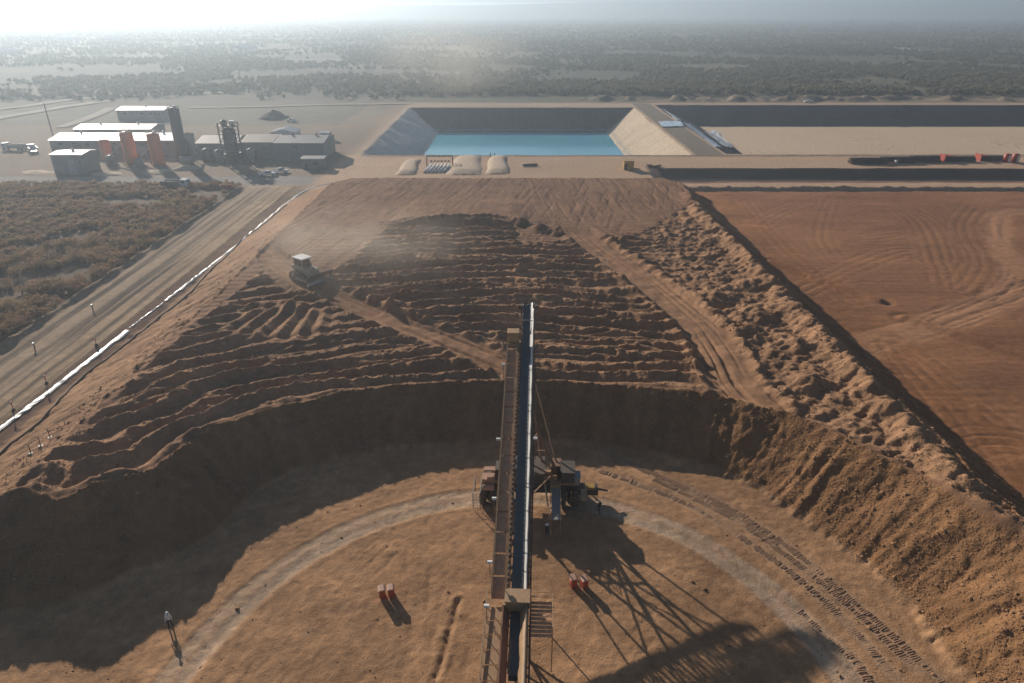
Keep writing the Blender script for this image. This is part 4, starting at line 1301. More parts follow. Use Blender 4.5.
def hall(name, label, x0, x1, y0, y1, h, rise, wall, roof, doors=(), windows=(), ridge='x', vents=0, cat='building'):
    """shed with a pitched roof; doors and windows sit on the side that faces the heap"""
    zb = min(gz(x0, y0), gz(x1, y1), gz(x1, y0)) - 0.1
    W, Dp = x1 - x0, y1 - y0
    t = thing(name, label, cat, ((x0 + x1) / 2, (y0 + y1) / 2, zb))
    w = MB()
    if ridge == 'x':
        w.prism([(-Dp / 2, 0), (Dp / 2, 0), (Dp / 2, h), (0, h + rise), (-Dp / 2, h)], -W / 2, W / 2, 'x')
    else:
        w.prism([(-W / 2, 0), (W / 2, 0), (W / 2, h), (0, h + rise), (-W / 2, h)], -Dp / 2, Dp / 2, 'y')
    wl_ = w.build('wall', wall, t)
    n = max(2, int((W if ridge == 'x' else Dp) / 1.1))
    ov = 0.35
    span = (Dp if ridge == 'x' else W) / 2
    sl_ = rise / span
    for side in (-1, 1):
        r = MB()
        a0 = side * (span + ov)
        length = (W if ridge == 'x' else Dp) / 2 + ov
        prof = [(a0, h - ov * sl_ + 0.03), (0, h + rise + 0.03), (0, h + rise + 0.15), (a0, h - ov * sl_ + 0.15)]
        r.prism(prof, -length, length, 'x' if ridge == 'x' else 'y')
        ro = r.build('roof', roof, t)
        rb = MB()                                     # standing seams
        for k in range(n + 1):
            q = -length + 2 * length * k / n
            p0 = (q, a0, h - ov * sl_ + 0.17) if ridge == 'x' else (a0, q, h - ov * sl_ + 0.17)
            p1 = (q, 0, h + rise + 0.17) if ridge == 'x' else (0, q, h + rise + 0.17)
            rb.beam(p0, p1, 0.07, 0.08)
        sm = rb.build('roof_seams', roof, ro); sm['kind'] = 'stuff'
    for (dx_, dw, dh, mt) in doors:
        d = MB().b2((x0 + dx_ - (x0 + x1) / 2 - dw / 2, -Dp / 2 - 0.06, 0.0), (x0 + dx_ - (x0 + x1) / 2 + dw / 2, -Dp / 2 + 0.02, dh)).build('door', mt, t)
        fr = MB()
        c = x0 + dx_ - (x0 + x1) / 2
        for sx in (-1, 1): fr.b2((c + sx * dw / 2 - .08, -Dp / 2 - .10, 0), (c + sx * dw / 2 + .08, -Dp / 2 - .005, dh + .1))
        fr.b2((c - dw / 2, -Dp / 2 - .105, dh), (c + dw / 2, -Dp / 2 - .005, dh + .15))
        fr.build('frame', 'roof_grey', d)
    for (wx, wz, ww, wh) in windows:
        c = wx - W / 2
        MB().b2((c - ww / 2, -Dp / 2 - 0.05, wz), (c + ww / 2, -Dp / 2 + 0.02, wz + wh)).build('window', 'window_glass', t)
    # gutter, downpipes, wall ribs as real relief
    if ridge == 'x':
        MB().beam((-W / 2, -Dp / 2 - ov - .05, h - ov * sl_), (W / 2, -Dp / 2 - ov - .05, h - ov * sl_), 0.16).build('gutter', roof, t)
    rb = MB()
    n2 = int(W / 1.5)
    for k in range(n2):
        q = -W / 2 + W * (k + .5) / n2
        if any(abs((x0 + d[0] - (x0 + x1) / 2) - q) < d[1] / 2 + .2 for d in doors): continue
        rb.b2((q - .05, -Dp / 2 - .045, 0.1), (q + .05, -Dp / 2 + .01, h - .3))
    if rb.v:
        o_ = rb.build('wall_ribs', wall, wl_); o_['kind'] = 'stuff'
    for k in range(vents):
        q = -W / 2 + W * (k + .5) / vents
        MB().lathe([(0.35, 0), (0.35, .5), (.5, .55), (.5, .8), (0.1, .95)], (q, 0, h + rise), 10).build('roof_vent', roof, t)
    return t

hall('workshop_block', 'blue grey box-like workshop at the corner beside the yard road', -153.5, -143, 231, 240, 6.4, 0.5, 'wall_blue', 'roof_grey', [(6.3, 2.6, 5.0, 'door_pale'), (2.4, 1.2, 2.2, 'wall_grey')], [(9.3, 3.6, 1.0, .8)], 'x', 1)
hall('process_hall', 'long low hall with bright white roof behind the orange silos', -173.5, -126, 263, 279, 5.6, 1.4, 'wall_grey', 'roof_white', [(10, 4, 4, 'dark_open'), (22, 4, 4, 'dark_open'), (34, 3.5, 3.5, 'door_pale')], [(4 + 5 * k, 3.8, 1.6, .9) for k in range(9)], 'x', 3)
hall('store_shed', 'narrow shed with glaring white roof behind the long process hall', -181, -149.5, 292, 305, 5.2, 1.1, 'wall_grey', 'roof_white', [(8, 3, 3.4, 'dark_open'), (20, 3, 3.4, 'dark_open')], [], 'x', 2)
hall('back_store', 'tall grey warehouse with white roof and small windows, farthest of the halls', -196, -172.5, 354, 367, 4.8, 1.0, 'wall_grey', 'roof_white', [(20, 3, 3.6, 'dark_open')], [(4 + 4.2 * k, 2.8, 1.3, .9) for k in range(4)], 'x', 1)
hall('mill_hall', 'hall with tan roof standing between the grey silo and the frame tower', -116, -101.5, 257, 272, 5.6, 1.6, 'wall_grey', 'roof_tan', [(4, 3, 3.6, 'dark_open'), (9, 3, 3.6, 'door_pale')], [], 'x', 0)
hall('leach_hall', 'tan roofed hall joined to the wide grey shed, behind the frame tower', -99, -86.5, 256, 272, 6.2, 1.5, 'wall_blue', 'roof_tan', [(4, 2.6, 3.2, 'dark_open')], [(8.5, 4.2, 1.2, .8)], 'x', 0)
hall('wide_shed', 'wide dark walled shed with grey roof at the end of the row nearest the ponds', -86.2, -68.5, 253.5, 271, 6.3, 1.3, 'wall_blue', 'roof_grey', [(4.2, 1.2, 2.2, 'wall_grey'), (13, 3.6, 4.0, 'wall_grey')], [(7.5, 4.4, 1.6, .9)], 'x', 2)
hall('gate_office', 'small flat pale roofed cabin on stilts at the bend of the perimeter road', -72.5, -65.0, 238.5, 243.5, 3.6, 0.25, 'wall_grey', 'roof_grey', [(1.5, 1, 2.1, 'dark_open')], [(4.8, 1.5, 1.6, 1.0)], 'x', 0)
hall('control_room', 'little white roofed block rising behind the frame tower and tan roof', -99, -89, 289, 297, 4.4, 1.2, 'roof_white', 'roof_white', [], [(3, 2.4, 1.2, .8)], 'y', 0)
hall('pump_house', 'small pale hut on the yard behind the wide grey shed', -80.5, -76.5, 295, 299, 3.2, .4, 'wall_grey', 'roof_white', [(1.5, 1, 2.1, 'dark_open')], [], 'x', 0)

def silo(name, label, x, y, r, h, mat, group=None, skirt=0.0, rail=True, legs=False):
    zb = gz(x, y)
    t = thing(name, label, 'silo', (x, y, zb), 0, group)
    z0 = h * 0.28 if legs else 0.0
    pr = [(r * (1 + skirt), 0.0), (r, h * .30), (r, h), (r * .35, h + r * .3), (0.05, h + r * .32)] if not legs else [(r * .25, z0 * .45), (r, z0 * 1.25), (r, h), (r * .35, h + r * .3), (0.05, h + r * .32)]
    MB().lathe(pr, n=24).build('shell', mat, t, True)
    for k in range(1, 5):
        MB().lathe([(r + .01, 0), (r + .06, .03), (r + .06, .12), (r + .01, .15)], (0, 0, z0 * 1.3 + (h - z0 * 1.3) * k / 5), 24).build('hoop', mat, t)
    if legs:
        for k in range(4):
            a = math.pi / 4 + k * math.pi / 2
            MB().beam((r * .95 * math.cos(a), r * .95 * math.sin(a), 0), (r * .95 * math.cos(a), r * .95 * math.sin(a), z0 * 1.5), .22).build('leg', 'dark_steel', t)
    if rail:
        mb = MB()
        for k in range(12):
            a0, a1 = 2 * math.pi * k / 12, 2 * math.pi * (k + 1) / 12
            p = (r * 1.02 * math.cos(a0), r * 1.02 * math.sin(a0)); q_ = (r * 1.02 * math.cos(a1), r * 1.02 * math.sin(a1))
            mb.beam((*p, h), (*p, h + 1.1), .06); mb.beam((*p, h + 1.1), (*q_, h + 1.1), .06); mb.beam((*p, h + .55), (*q_, h + .55), .05)
        mb.build('guard_rail', 'grey_paint', t)
        MB().lathe([(.5, 0), (.5, .9), (.35, 1.0), (.1, 1.05)], (r * .3, 0, h + .2), 10).build('filter_box', 'white_paint', t)
    mb = MB()
    for sx in (-.25, .25):
        mb.beam((sx, -r - .18, 0.3), (sx, -r - .18, h + .9), .05)
    for k in range(int(h / .5)):
        mb.beam((-.25, -r - .18, .5 + k * .5), (.25, -r - .18, .5 + k * .5), .04)
    mb.build('ladder', 'grey_paint', t)
    return t
silo('ore_silo', 'tall orange silo beside the grey column, the one toward the ponds', -125.5, 246, 2.1, 10.4, 'silo_orange', 'orange silos', 0, True, False)
silo('ore_silo', 'tall orange silo in the middle of the three orange silos', -136.5, 249, 2.2, 10.4, 'silo_orange', 'orange silos', 0, True, False)
silo('ore_silo', 'short orange silo beside the blue grey workshop', -149, 256, 1.9, 6.6, 'silo_orange', 'orange silos', 0, False, False)
silo('absorption_column', 'tall dark grey tower silo, the highest thing at the works', -120.3, 254.0, 1.95, 18.0, 'silo_grey', None, .35, True, False)
# frame tower: vessel inside an open steel frame with decks
tx, ty = -100.0, 249.0
T = thing('frame_tower', 'open steel frame tower with grey vessel and decks in front of the halls', 'tower', (tx, ty, gz(tx, ty)))
for sx in (-2.6, 2.6):
    for sy in (-2.2, 2.2):
        MB().beam((sx, sy, 0), (sx, sy, 14.2), .36).build('column', 'silo_grey', T)
for z_ in (3.5, 7.0, 10.4, 13.0):
    MB().box((0, 0, z_), (5.9 if z_ < 12 else 6.8, 5.0, .18)).build('deck', 'dark_steel', T)
    mb = MB()
    for sx in (-2.9, 2.9):
        mb.beam((sx, -2.4, z_ + 1.1), (sx, 2.4, z_ + 1.1), .07)
        for sy in (-2.4, 0, 2.4): mb.beam((sx, sy, z_), (sx, sy, z_ + 1.1), .06)
    for sy in (-2.4, 2.4): mb.beam((-2.9, sy, z_ + 1.1), (2.9, sy, z_ + 1.1), .07)
    mb.build('guard_rail', 'grey_paint', T)
mb = MB()
for z0_, z1_ in ((0, 3.5), (3.5, 7), (7, 10.4)):
    for sy in (-2.2, 2.2):
        mb.beam((-2.6, sy, z0_), (2.6, sy, z1_), .14)
    for sx in (-2.6, 2.6):
        mb.beam((sx, -2.2, z0_), (sx, 2.2, z1_), .14)
mb.build('brace', 'silo_grey', T)
MB().lathe([(2.2, 0.1), (2.3, 2.6), (2.3, 11.6), (1.0, 12.3), (.1, 12.4)], n=20).build('vessel', 'silo_grey', T, True)
MB().lathe([(1.1, 0), (1.1, 1.5), (.3, 2.0), (.05, 2.05)], (-1.2, 0, 13.1), 14).build('drum', 'silo_grey', T)
MB().box((1.6, .2, 13.9), (1.6, 1.6, 1.5)).build('motor_box', 'white_paint', T)
# inclined feed conveyors among the silos
def ramp(label, p, q, w, mat):
    p = Vector(p); q_ = Vector(q)
    t = thing('feed_conveyor', label, 'conveyor', (p.x, p.y, gz(p.x, p.y)), 0, 'inclined conveyors at the silos')
    a = Vector((0, 0, p.z)); b_ = q_ - p; b_.z = q_.z
    MB().beam(a, b_, w, .25).build('belt_frame', 'dark_steel', t)
    MB().beam(a + Vector((0, 0, .3)), b_ + Vector((0, 0, .3)), w * .8, .3).build('cover', mat, t)
    for f in (.35, .8):
        c = a.lerp(b_, f)
        for s_ in (-1, 1):
            MB().beam((c.x - .3 * s_, c.y + s_ * w * .5, -0.1), c + Vector((0, s_ * w * .4, -.1)), .14).build('trestle_leg', 'dark_steel', t)
ramp('inclined conveyor with white cover rising toward the tall orange silo', (-133.5, 247, .8), (-127.6, 247, 5.8), .9, 'white_paint')
ramp('inclined conveyor with grey cover rising toward the middle orange silo', (-146, 249, .8), (-138.6, 249.5, 6.5), 1.0, 'grey_paint')
ramp('inclined gallery with pale cover from the mill hall to the grey column', (-112, 250, 1.2), (-118.5, 253.5, 8.0), 1.1, 'roof_grey')
# pale sand heaps
def pile(label, x, y, r, h, mat, name='sand_pile', cat='pile'):
    rows = []
    rnd = random.Random(int(x * 7 + y))
    for i in range(9):
        f = i / 8
        ring = []
        for k in range(19):
            a = 2 * math.pi * (k % 18) / 18
            rr = r * (1 - f) * (1 + .25 * math.sin(a * 2 + x) + .1 * math.sin(a * 5 + y))
            ring.append((rr * math.cos(a), rr * .7 * math.sin(a), h * (f ** .9) + (.12 * h * math.sin(a * 3 + i) * (1 - f) if i else -.2)))
        rows.append(ring)
    o = MB().sheet(rows).build(name, mat, None, True, (x, y, gz(x, y)))
    return tag(o, label, cat)
simple('pale_sand', (0.58, 0.43, 0.295), .95, 0, .15, .8)
simple('dark_spoil', (0.10, 0.09, 0.08), .95, 0, .25, .5)
x, y, z = place(187, 169); pile('low pale sand pile at the foot of the grey column', x, y, 4.5, 1.6, 'pale_sand')
x, y, z = place(158, 172); pile('flat spread of pale sand in front of the tall orange silo', x, y, 5.5, .9, 'pale_sand')
x, y, z = place(38, 173); pile('pale sand spread left of the blue grey workshop', x, y, 6, .8, 'pale_sand')
x, y, z = place(107, 174); pile('pale sand bank between the workshop and the silo shadows', x, y, 5, .8, 'pale_sand')
x, y, z = place(274, 118); pile('dark spoil mound on the yard behind the halls', x, y, 9, 4.2, 'dark_spoil', 'spoil_mound')
# tanks and machinery at the silo feet
def tank(label, x, y, r, h, mat, horiz=False):
    t = thing('process_tank', label, 'tank', (x, y, gz(x, y)), 0, 'tanks at the silo feet')
    if horiz:
        MB().lathe([(.1, -h / 2), (r * .8, -h / 2 + .1), (r, -h / 2 + .4), (r, h / 2 - .4), (r * .8, h / 2 - .1), (.1, h / 2)], (0, 0, r + .5), 16, 'x').build('shell', mat, t, True)
        for s_ in (-.3, .3): MB().box((h * s_, 0, .4), (.4, r * 1.4, .9)).build('saddle', 'dark_steel', t)
    else:
        MB().lathe([(r, 0), (r, h), (r * .3, h + r * .3), (.05, h + r * .32)], n=16).build('shell', mat, t, True)
        MB().lathe([(.3, 0), (.3, .4), (.05, .45)], (r * .3, 0, h + r * .2), 8).build('hatch', 'dark_steel', t)
    MB().tube((r + .1, 0, .3), (r + 1.2, 0, .3), .12, 8).build('outlet_pipe', 'dark_steel', t)
tank('squat dark tank between the workshop and the short orange silo', -141.5, 244.5, 1.6, 3.2, 'silo_grey')
tank('squat grey tank between the two tall orange silos', -130.8, 243, 1.4, 2.6, 'grey_paint')
tank('lying grey tank at the foot of the grey column', -115.5, 246.5, 1.2, 5.0, 'grey_paint', True)
tank('upright tank in front of the mill hall', -110.8, 252.5, 1.5, 4.2, 'silo_grey')
tank('upright pale tank left of the frame tower', -106.2, 251.5, 1.3, 4.0, 'grey_paint')
tank('upright pale tank right of the frame tower', -94.2, 251, 1.3, 4.4, 'grey_paint')
mx_, my_ = -162, 262
t = thing('radio_mast', 'thin lattice mast left of the long white roofed hall', 'mast', (mx_ - 14, my_ + 8, gz(mx_ - 14, my_ + 8)))
for k in range(3):
    a = k * 2.094
    MB().beam((.4 * math.cos(a), .4 * math.sin(a), 0), (.1 * math.cos(a), .1 * math.sin(a), 18), .08).build('mast_leg', 'silo_grey', t)
mb = MB()
for j in range(17):
    f, g_ = 1 - .75 * j / 18, 1 - .75 * (j + 1) / 18
    for k in range(3):
        a, a2 = k * 2.094, (k + 1) * 2.094
        mb.beam((.4 * f * math.cos(a), .4 * f * math.sin(a), j), (.4 * g_ * math.cos(a2), .4 * g_ * math.sin(a2), j + 1), .05)
mb.build('lattice', 'silo_grey', t)

# ================================================================= VEHICLES
simple('car_white', (0.80, 0.80, 0.79), .25, 0, .04, 1, DUST, .08)
simple('truck_dark', (0.06, 0.06, 0.065), .5, 0, .2, 1, DUST, .3)
def pickup(label, x, y, rz, body='car_white', group='pickups about the works'):
    t = thing('pickup_truck', label, 'pickup', (x, y, gz(x, y)), rz, group)
    mb = MB().prism([(-2.7, .45), (2.6, .45), (2.65, .85), (2.5, 1.05), (1.35, 1.15), (-.75, 1.15), (-.78, .72), (-2.62, .72), (-2.62, 1.12), (-2.7, 1.12)], -.92, .92, 'x')
    bd = mb.build('body', body, t)
    mb = MB()
    for s_ in (-.88, .88): mb.b2((s_ - .04, -2.7, .72), (s_ + .04, -.76, 1.12))
    mb.build('bed_wall', body, t)
    cb = MB().prism([(-.78, 1.14), (1.25, 1.14), (.55, 1.78), (-.6, 1.80)], -.80, .80, 'x').build('cabin', body, t)
    for s_ in (-.81, .81):
        MB().prism([(-.6, 1.2), (.95, 1.2), (.45, 1.68), (-.5, 1.70)], s_ - .01, s_ + .01, 'x').build('side_window', 'window_glass', cb)
    MB().add([(-.7, 1.20, 1.21), (.7, 1.20, 1.21), (.65, .62, 1.74), (-.65, .62, 1.74), (-.7, 1.16, 1.18), (.7, 1.16, 1.18), (.65, .58, 1.71), (-.65, .58, 1.71)], [(0, 1, 2, 3), (7, 6, 5, 4), (0, 4, 5, 1), (1, 5, 6, 2), (2, 6, 7, 3), (3, 7, 4, 0)]).build('windscreen', 'window_glass', cb)
    for s_ in (-.82, .82):
        for yy in (-1.75, 1.65):
            w = MB().lathe([(.05, -.13), (.3, -.13), (.38, -.09), (.38, .09), (.3, .13), (.05, .13)], n=14, ax='x').build('wheel', 'rubber', t, True, (s_, yy, .38))
        MB().box((s_ * .8, 2.64, .82), (.3, .06, .16)).build('headlight', 'steel', t)
    return t
def haul(label, x, y, rz, cab='car_white', load='truck_dark', long_=6.0):
    t = thing('lorry', label, 'truck', (x, y, gz(x, y)), rz, 'lorries in the yard')
    MB().b2((-.5, -long_, .75), (.5, 2.4, 1.0)).build('chassis', 'dark_steel', t)
    c = MB().prism([(0.3, .6), (2.5, .6), (2.55, 1.7), (2.2, 2.75), (.35, 2.85)], -1.2, 1.2, 'x').build('cab', cab, t)
    MB().add([(-1.0, 2.56, 1.72), (1.0, 2.56, 1.72), (1.0, 2.25, 2.6), (-1.0, 2.25, 2.6), (-1.0, 2.50, 1.72), (1.0, 2.50, 1.72), (1.0, 2.19, 2.6), (-1.0, 2.19, 2.6)], [(0, 1, 2, 3), (7, 6, 5, 4), (0, 4, 5, 1), (1, 5, 6, 2), (2, 6, 7, 3), (3, 7, 4, 0)]).build('windscreen', 'window_glass', c)
    for s_ in (-1.21, 1.21): MB().b2((s_ - .012, .8, 1.75), (s_ + .012, 1.9, 2.5)).build('side_window', 'window_glass', c)
    MB().prism([(-1.25, 1.0), (1.25, 1.0), (1.35, 2.3), (1.25, 2.3), (1.15, 1.15), (-1.15, 1.15), (-1.25, 2.3), (-1.35, 2.3)], -long_, 0.1, 'y').build('bed', load, t)
    for s_ in (-1.05, 1.05):
        for yy in (1.6, -long_ + 2.2, -long_ + .9):
            MB().lathe([(.1, -.18), (.4, -.18), (.5, -.12), (.5, .12), (.4, .18), (.1, .18)], n=14, ax='x').build('wheel', 'rubber', t, True, (s_, yy, .5))
    return t
x, y, z = place(268, 176); pickup('white pickup parked in front of the frame tower, farther from the cabin on stilts', x, y, R(-80))
x, y, z = place(281, 173); pickup('white pickup parked between the frame tower and the cabin on stilts', x, y, R(-82))
x, y, z = place(808, 102.5); pickup('white pickup on the far rim of the empty pond', x, y, R(95))
x, y, z = place(292, 122); pickup('white pickup behind the wide shed, beside the small pale hut', x, y, R(70))
x, y, z = place(182, 188); haul('dark tipper lorry with white cab on the yard road', x, y, R(-95))
x, y, z = place(33, 152); haul('white lorry parked left of the long white roofed hall', x, y, R(40), 'car_white', 'white_paint')
x, y, z = place(10, 150); haul('pale lorry parked apart from the halls at the yard edge', x, y, R(80), 'car_white', 'grey_paint', 7)
x, y, z = place(226, 189)
t = thing('road_barrier', 'short orange plastic barrier at the edge of the scrub by the yard road', 'barrier', (x, y, z), R(10))
MB().prism([(-.45, 0), (.45, 0), (.3, .5), (.15, 1.3), (-.15, 1.3), (-.3, .5)], -1.6, 1.6, 'x').build('barrier_body', 'orange_bin', t)
MB().b2((-1.3, -.2, 1.3), (1.3, .2, 1.36)).build('top_cap', 'orange_bin', t)

# ================================================================= BETWEEN HEAP AND PONDS
# tan hut
x, y, z = place(628, 169)
t = thing('pump_hut', 'tan box hut with dark doorway on the strip before the pond', 'hut', (x, y, z))
MB().b2((-1.7, -1.5, 0), (1.7, 1.5, 2.9)).build('wall', 'yellow_paint', t)
MB().b2((-1.9, -1.7, 2.9), (1.9, 1.7, 3.05)).build('roof', 'tan_plate', t)
MB().b2((-1.4, -1.56, 0), (-.5, -1.48, 2.1)).build('door', 'dark_open', t)
MB().tube((1.7, -.5, .3), (4.0, -1, .2), .18, 8).build('pipe', 'dark_steel', t)
# pipes coming up from the pond under a gantry
x, y, z = place(437, 172)
t = thing('pipe_manifold', 'bank of white pipes under a steel gantry at the pond corner', 'pipework', (x, y, z))
for k in range(6):
    MB().path([(-3.1 + k * 1.25 - 1.2, -1.8, .35), (-3.1 + k * 1.25, 5, .5), (-3.1 + k * 1.25 + .4, 9, 1.2)], .26, 8).build('pipe', 'white_paint', t, True)
for k in range(6):
    MB().box((-3.0 + k * 1.25, 10.5, 1.5), (.7, .7, 1.0)).build('valve_box', 'pale_lid', t)
mb = MB()
for sx in (-4.5, 4.6):
    mb.beam((sx, 11, 0), (sx, 11, 3.6), .2); mb.beam((sx, 8.6, 0), (sx, 8.6, 3.6), .2); mb.beam((sx, 8.6, 3.5), (sx, 11, 3.5), .15)
for yy in (8.6, 11): mb.beam((-4.5, yy, 3.5), (4.6, yy, 3.5), .2)
for k in range(5): mb.beam((-4.5 + k * 1.82, 8.6, 3.5), (-2.7 + k * 1.82, 11, 3.5), .1)
mb.build('gantry', 'dark_steel', t)
MB().b2((-4.6, -1.5, -.1), (4.7, 11.2, .12)).build('pad_slab', 'grey_paint', t)
# rounded sand covers over the pipe crossings
def hump(label, px0, px1, pyn, pyf, h):
    a = place(px0, pyn); b_ = place(px1, pyn); f = place((px0 + px1) / 2, pyf)
    w = (b_[0] - a[0]) / 2; cx = (a[0] + b_[0]) / 2; y0, y1 = a[1], min(f[1], 260.5)
    rows = []
    for i in range(11):
        v = i / 10
        row = []
        for k in range(13):
            u = -1 + 2 * k / 12
            zc = h * (max(0, 1 - abs(u) ** 3.5)) * min(1, 7 * v + .25) * min(1, 9 * (1 - v) + .4) 
            row.append((u * w * (1.15 - .3 * v) + .35 * math.sin(i * .7), (y1 - y0) * v, zc - .12 + .1 * math.sin(k * 2.3 + i * 1.7)))
        rows.append(row)
    o = MB().sheet(rows).build('sand_mound', 'pale_sand', None, True, (cx, y0, a[2]))
    return tag(o, label, 'mound')
hump('pale sand mound beside the bank of white pipes', 447, 480, 175, 154, 1.3)
hump('pale sand mound next to two people at the pond rim', 486, 508, 174, 154, 1.2)
hump('narrow pale sand ridge on the other side of the white pipes', 395, 414, 175, 160, 1.1)
x, y, z = place(530, 166)
t = thing('liner_roll', 'dark roll of liner lying on the strip before the pond', 'roll', (x, y, z))
MB().tube((-2.6, 0, .4), (2.6, .4, .4), .42, 12).build('roll', 'dark_steel', t, True)
MB().box((0, -1.2, .08), (4.6, 2.0, .12)).build('loose_end', 'dark_steel', t)
x, y, z = place(655, 167)
tag(drape([(645, 168), (660, 168), (662, 166), (647, 166)], 6, 4, 'liner_scrap', 'dark_steel', 'dark scrap of liner beside the tan hut', 'liner scrap', .1, .5, 12), 'dark scrap of liner beside the tan hut', 'liner scrap')

# ================================================================= PIPE STACKS
simple('pipe_black', (0.028, 0.03, 0.030), .38, 0, .2, 1, DUST, .2)
simple('red_box', (0.45, 0.05, 0.03), .5, 0, .12, .8, DUST, .12)
pm = MB().tube((-5.8, 0, 0), (5.8, 0, 0), .21, 10).mesh('pipe', 'pipe_black', True)
def pipe_stack(label, x, y, n, layers, rz=0.0, length=1.0, ends=None):
    t = thing('pipe_stack', label, 'pipe stack', (x, y, gz(x, y)), rz, 'black pipe stacks')
    for l in range(layers):
        for k in range(n - l):
            o = bpy.data.objects.new('pipe', pm); COL.objects.link(o); o.parent = t
            o.location = (random.uniform(-.35, .35), (k - (n - l - 1) / 2) * .44, .32 + l * .37)
            o.scale = (length, 1, 1)
    for s_ in (-3.5, 0, 3.5):
        MB().b2((s_ * length - .1, -n * .24, 0), (s_ * length + .1, n * .24, .11)).build('timber', 'tan_plate', t)
    if ends:
        MB().b2((-6.4 * length, -n * .25, 0), (-6.1 * length, n * .25, 2.4)).build('end_rack', ends, t)
        MB().b2((-6.1 * length, -n * .25, 1.9), (-3.4 * length, n * .25, 2.1)).build('rack_cover', ends, t)
    return t
def strip_pt(px, py): return place(px, py)
x, y, z = place(866, 163.5); pipe_stack('stack of black pipes at the open end of the pipe row', x, y, 8, 5)
x, y, z = place(896, 162.5); pipe_stack('stack of black pipes in the middle of the pipe row', x, y, 8, 5)
x, y, z = place(924, 161.5); pipe_stack('stack of black pipes beside the first red rack', x, y, 8, 5, 0, .9)
x, y, z = place(958, 161); pipe_stack('stack of black pipes held in a red rack beside the long pipe row', x, y, 7, 4, 0, .95, 'red_box')
x, y, z = place(990, 160.5); pipe_stack('stack of black pipes in a red rack next to the red tanks', x, y, 7, 4, 0, .75, 'red_box')
for lab, px in (('red and white upright tank beside the second pipe rack', 1006), ('red and white upright tank at the end of the pipe yard', 1014.5)):
    x, y, z = place(px, 162)
    t = thing('fuel_tank', lab, 'tank', (x, y, z), 0, 'red and white tanks')
    MB().lathe([(1.2, 0), (1.2, 2.7), (.5, 3.0), (.05, 3.02)], n=18).build('shell', 'red_box', t, True)
    MB().prism([(-.3, 0.1), (.3, 0.1), (.3, 2.6), (-.3, 2.6)], -1.28, -1.1, 'y').build('white_panel', 'white_paint', t)
x, y, z = place(892, 164.5)
t = thing('pallet_load', 'small tan pallet load with white box before the pipe row', 'pallet', (x, y, z))
MB().b2((-1.6, -.6, 0), (1.0, .6, .7)).build('pallet', 'tan_plate', t); MB().b2((.8, -.4, .7), (1.6, .4, 1.5)).build('carton', 'white_paint', t)

# ================================================================= FAR PLAIN
simple('far_roof', (0.80, 0.80, 0.78), .25, .2, .05, .1)
far = [((35, 41), 60, 16, 'greenhouse with white roof on the hazy plain, at the outer end'), ((66, 40.5), 62, 14, 'long white roofed greenhouse in the middle of the hazy plain group'), ((115, 40), 38, 12, 'white roofed greenhouse on the hazy plain beside the pale track, farther row'),
       ((107, 42.5), 50, 12, 'white roofed greenhouse on the hazy plain beside the pale track, nearer row'), ((14, 54), 24, 10, 'small white shed apart from the hazy greenhouses'), ((452, 45), 30, 12, 'lone pale shed on the plain beyond the water pond'), ((247, 49), 26, 10, 'lone pale shed on the hazy plain beyond the works')]
for (p, w, d, lab) in far:
    x, y = un(*p)
    z = gz(x, y)
    t = thing('greenhouse', lab, 'shed', (x, y, z), 0, 'pale roofs on the plain')
    MB().b2((-w / 2, -d / 2, 0), (w / 2, d / 2, 3)).build('wall', 'far_roof', t)
    n = 3
    for k in range(n):
        q = -d / 2 + d * k / n
        MB().prism([(q, 3.0), (q + d / n, 3.0), (q + d / n * .5, 5.0)], -w / 2, w / 2, 'x').build('roof', 'far_roof', t)
def country_road(pts, w, name='dirt_track'):
    P = np.array(smooth_line([un(*p) for p in pts], 6))
    zz = terrain(P[:, 0], P[:, 1])[0]
    rows = []
    for i in range(len(P)):
        d = P[min(i + 1, len(P) - 1)] - P[max(i - 1, 0)]; d = d / np.hypot(*d); n = np.array([-d[1], d[0]])
        rows.append([(*(P[i] + n * w / 2), zz[i] + .35), (*(P[i] - n * w / 2), zz[i] + .35)])
    struct(MB().sheet(rows).build(name, 'track_soil'))
simple('track_soil', (0.32, 0.265, 0.205), .95, 0, .15, .05)
country_road([(640, 92), (690, 87), (730, 80), (785, 73.5)], 6)
country_road([(898, 47), (912, 50), (928, 53.5)], 16)
country_road([(60, 51), (75, 46.5), (92, 42)], 26)
country_road([(-20, 112), (30, 106), (80, 99), (150, 95), (240, 93)], 7)
country_road([(-20, 122), (60, 108), (110, 101)], 8)
country_road([(190, 108), (260, 107), (330, 105), (410, 104)], 5)
country_road([(60, 128), (90, 118), (112, 108)], 6)
# hills along the horizon
def hills():
    rows = []
    xs2 = np.linspace(-5200, 5600, 260)
    ridge = 58 + 12 * fbm(xs2 / 700, xs2 * 0, 400, 4) + 32 * sstep(-400, 900, xs2) * (0.75 + .25 * fbm(xs2 / 500, xs2 * 0 + 3, 401, 4)) + 10 * np.exp(-((xs2 + 700) / 800) ** 2)
    for i in range(10):
        f = i / 9
        yy = 4300 + 1100 * f + 250 * (fbm(xs2 / 400, xs2 * 0 + f * 3, 402) - .5)
        zz = ridge * np.sin(min(1, f * 1.25) * math.pi / 2) ** 1.3 * (1 - .3 * max(0, f - .8)) + (fbm(xs2 / 160, yy / 160, 403) - .5) * 12 * f * (1 - f * .6) - 3
        rows.append([tuple(p) for p in np.stack([xs2, yy, np.minimum(zz, 108)], 1)])
    return MB().sheet(rows)
simple('hill_scrub', (0.05, 0.052, 0.04), .95, 0, .3, .004)
struct(hills().build('hills', 'hill_scrub', None, True))
rows = []
hx, hy = un(237, 19.5)
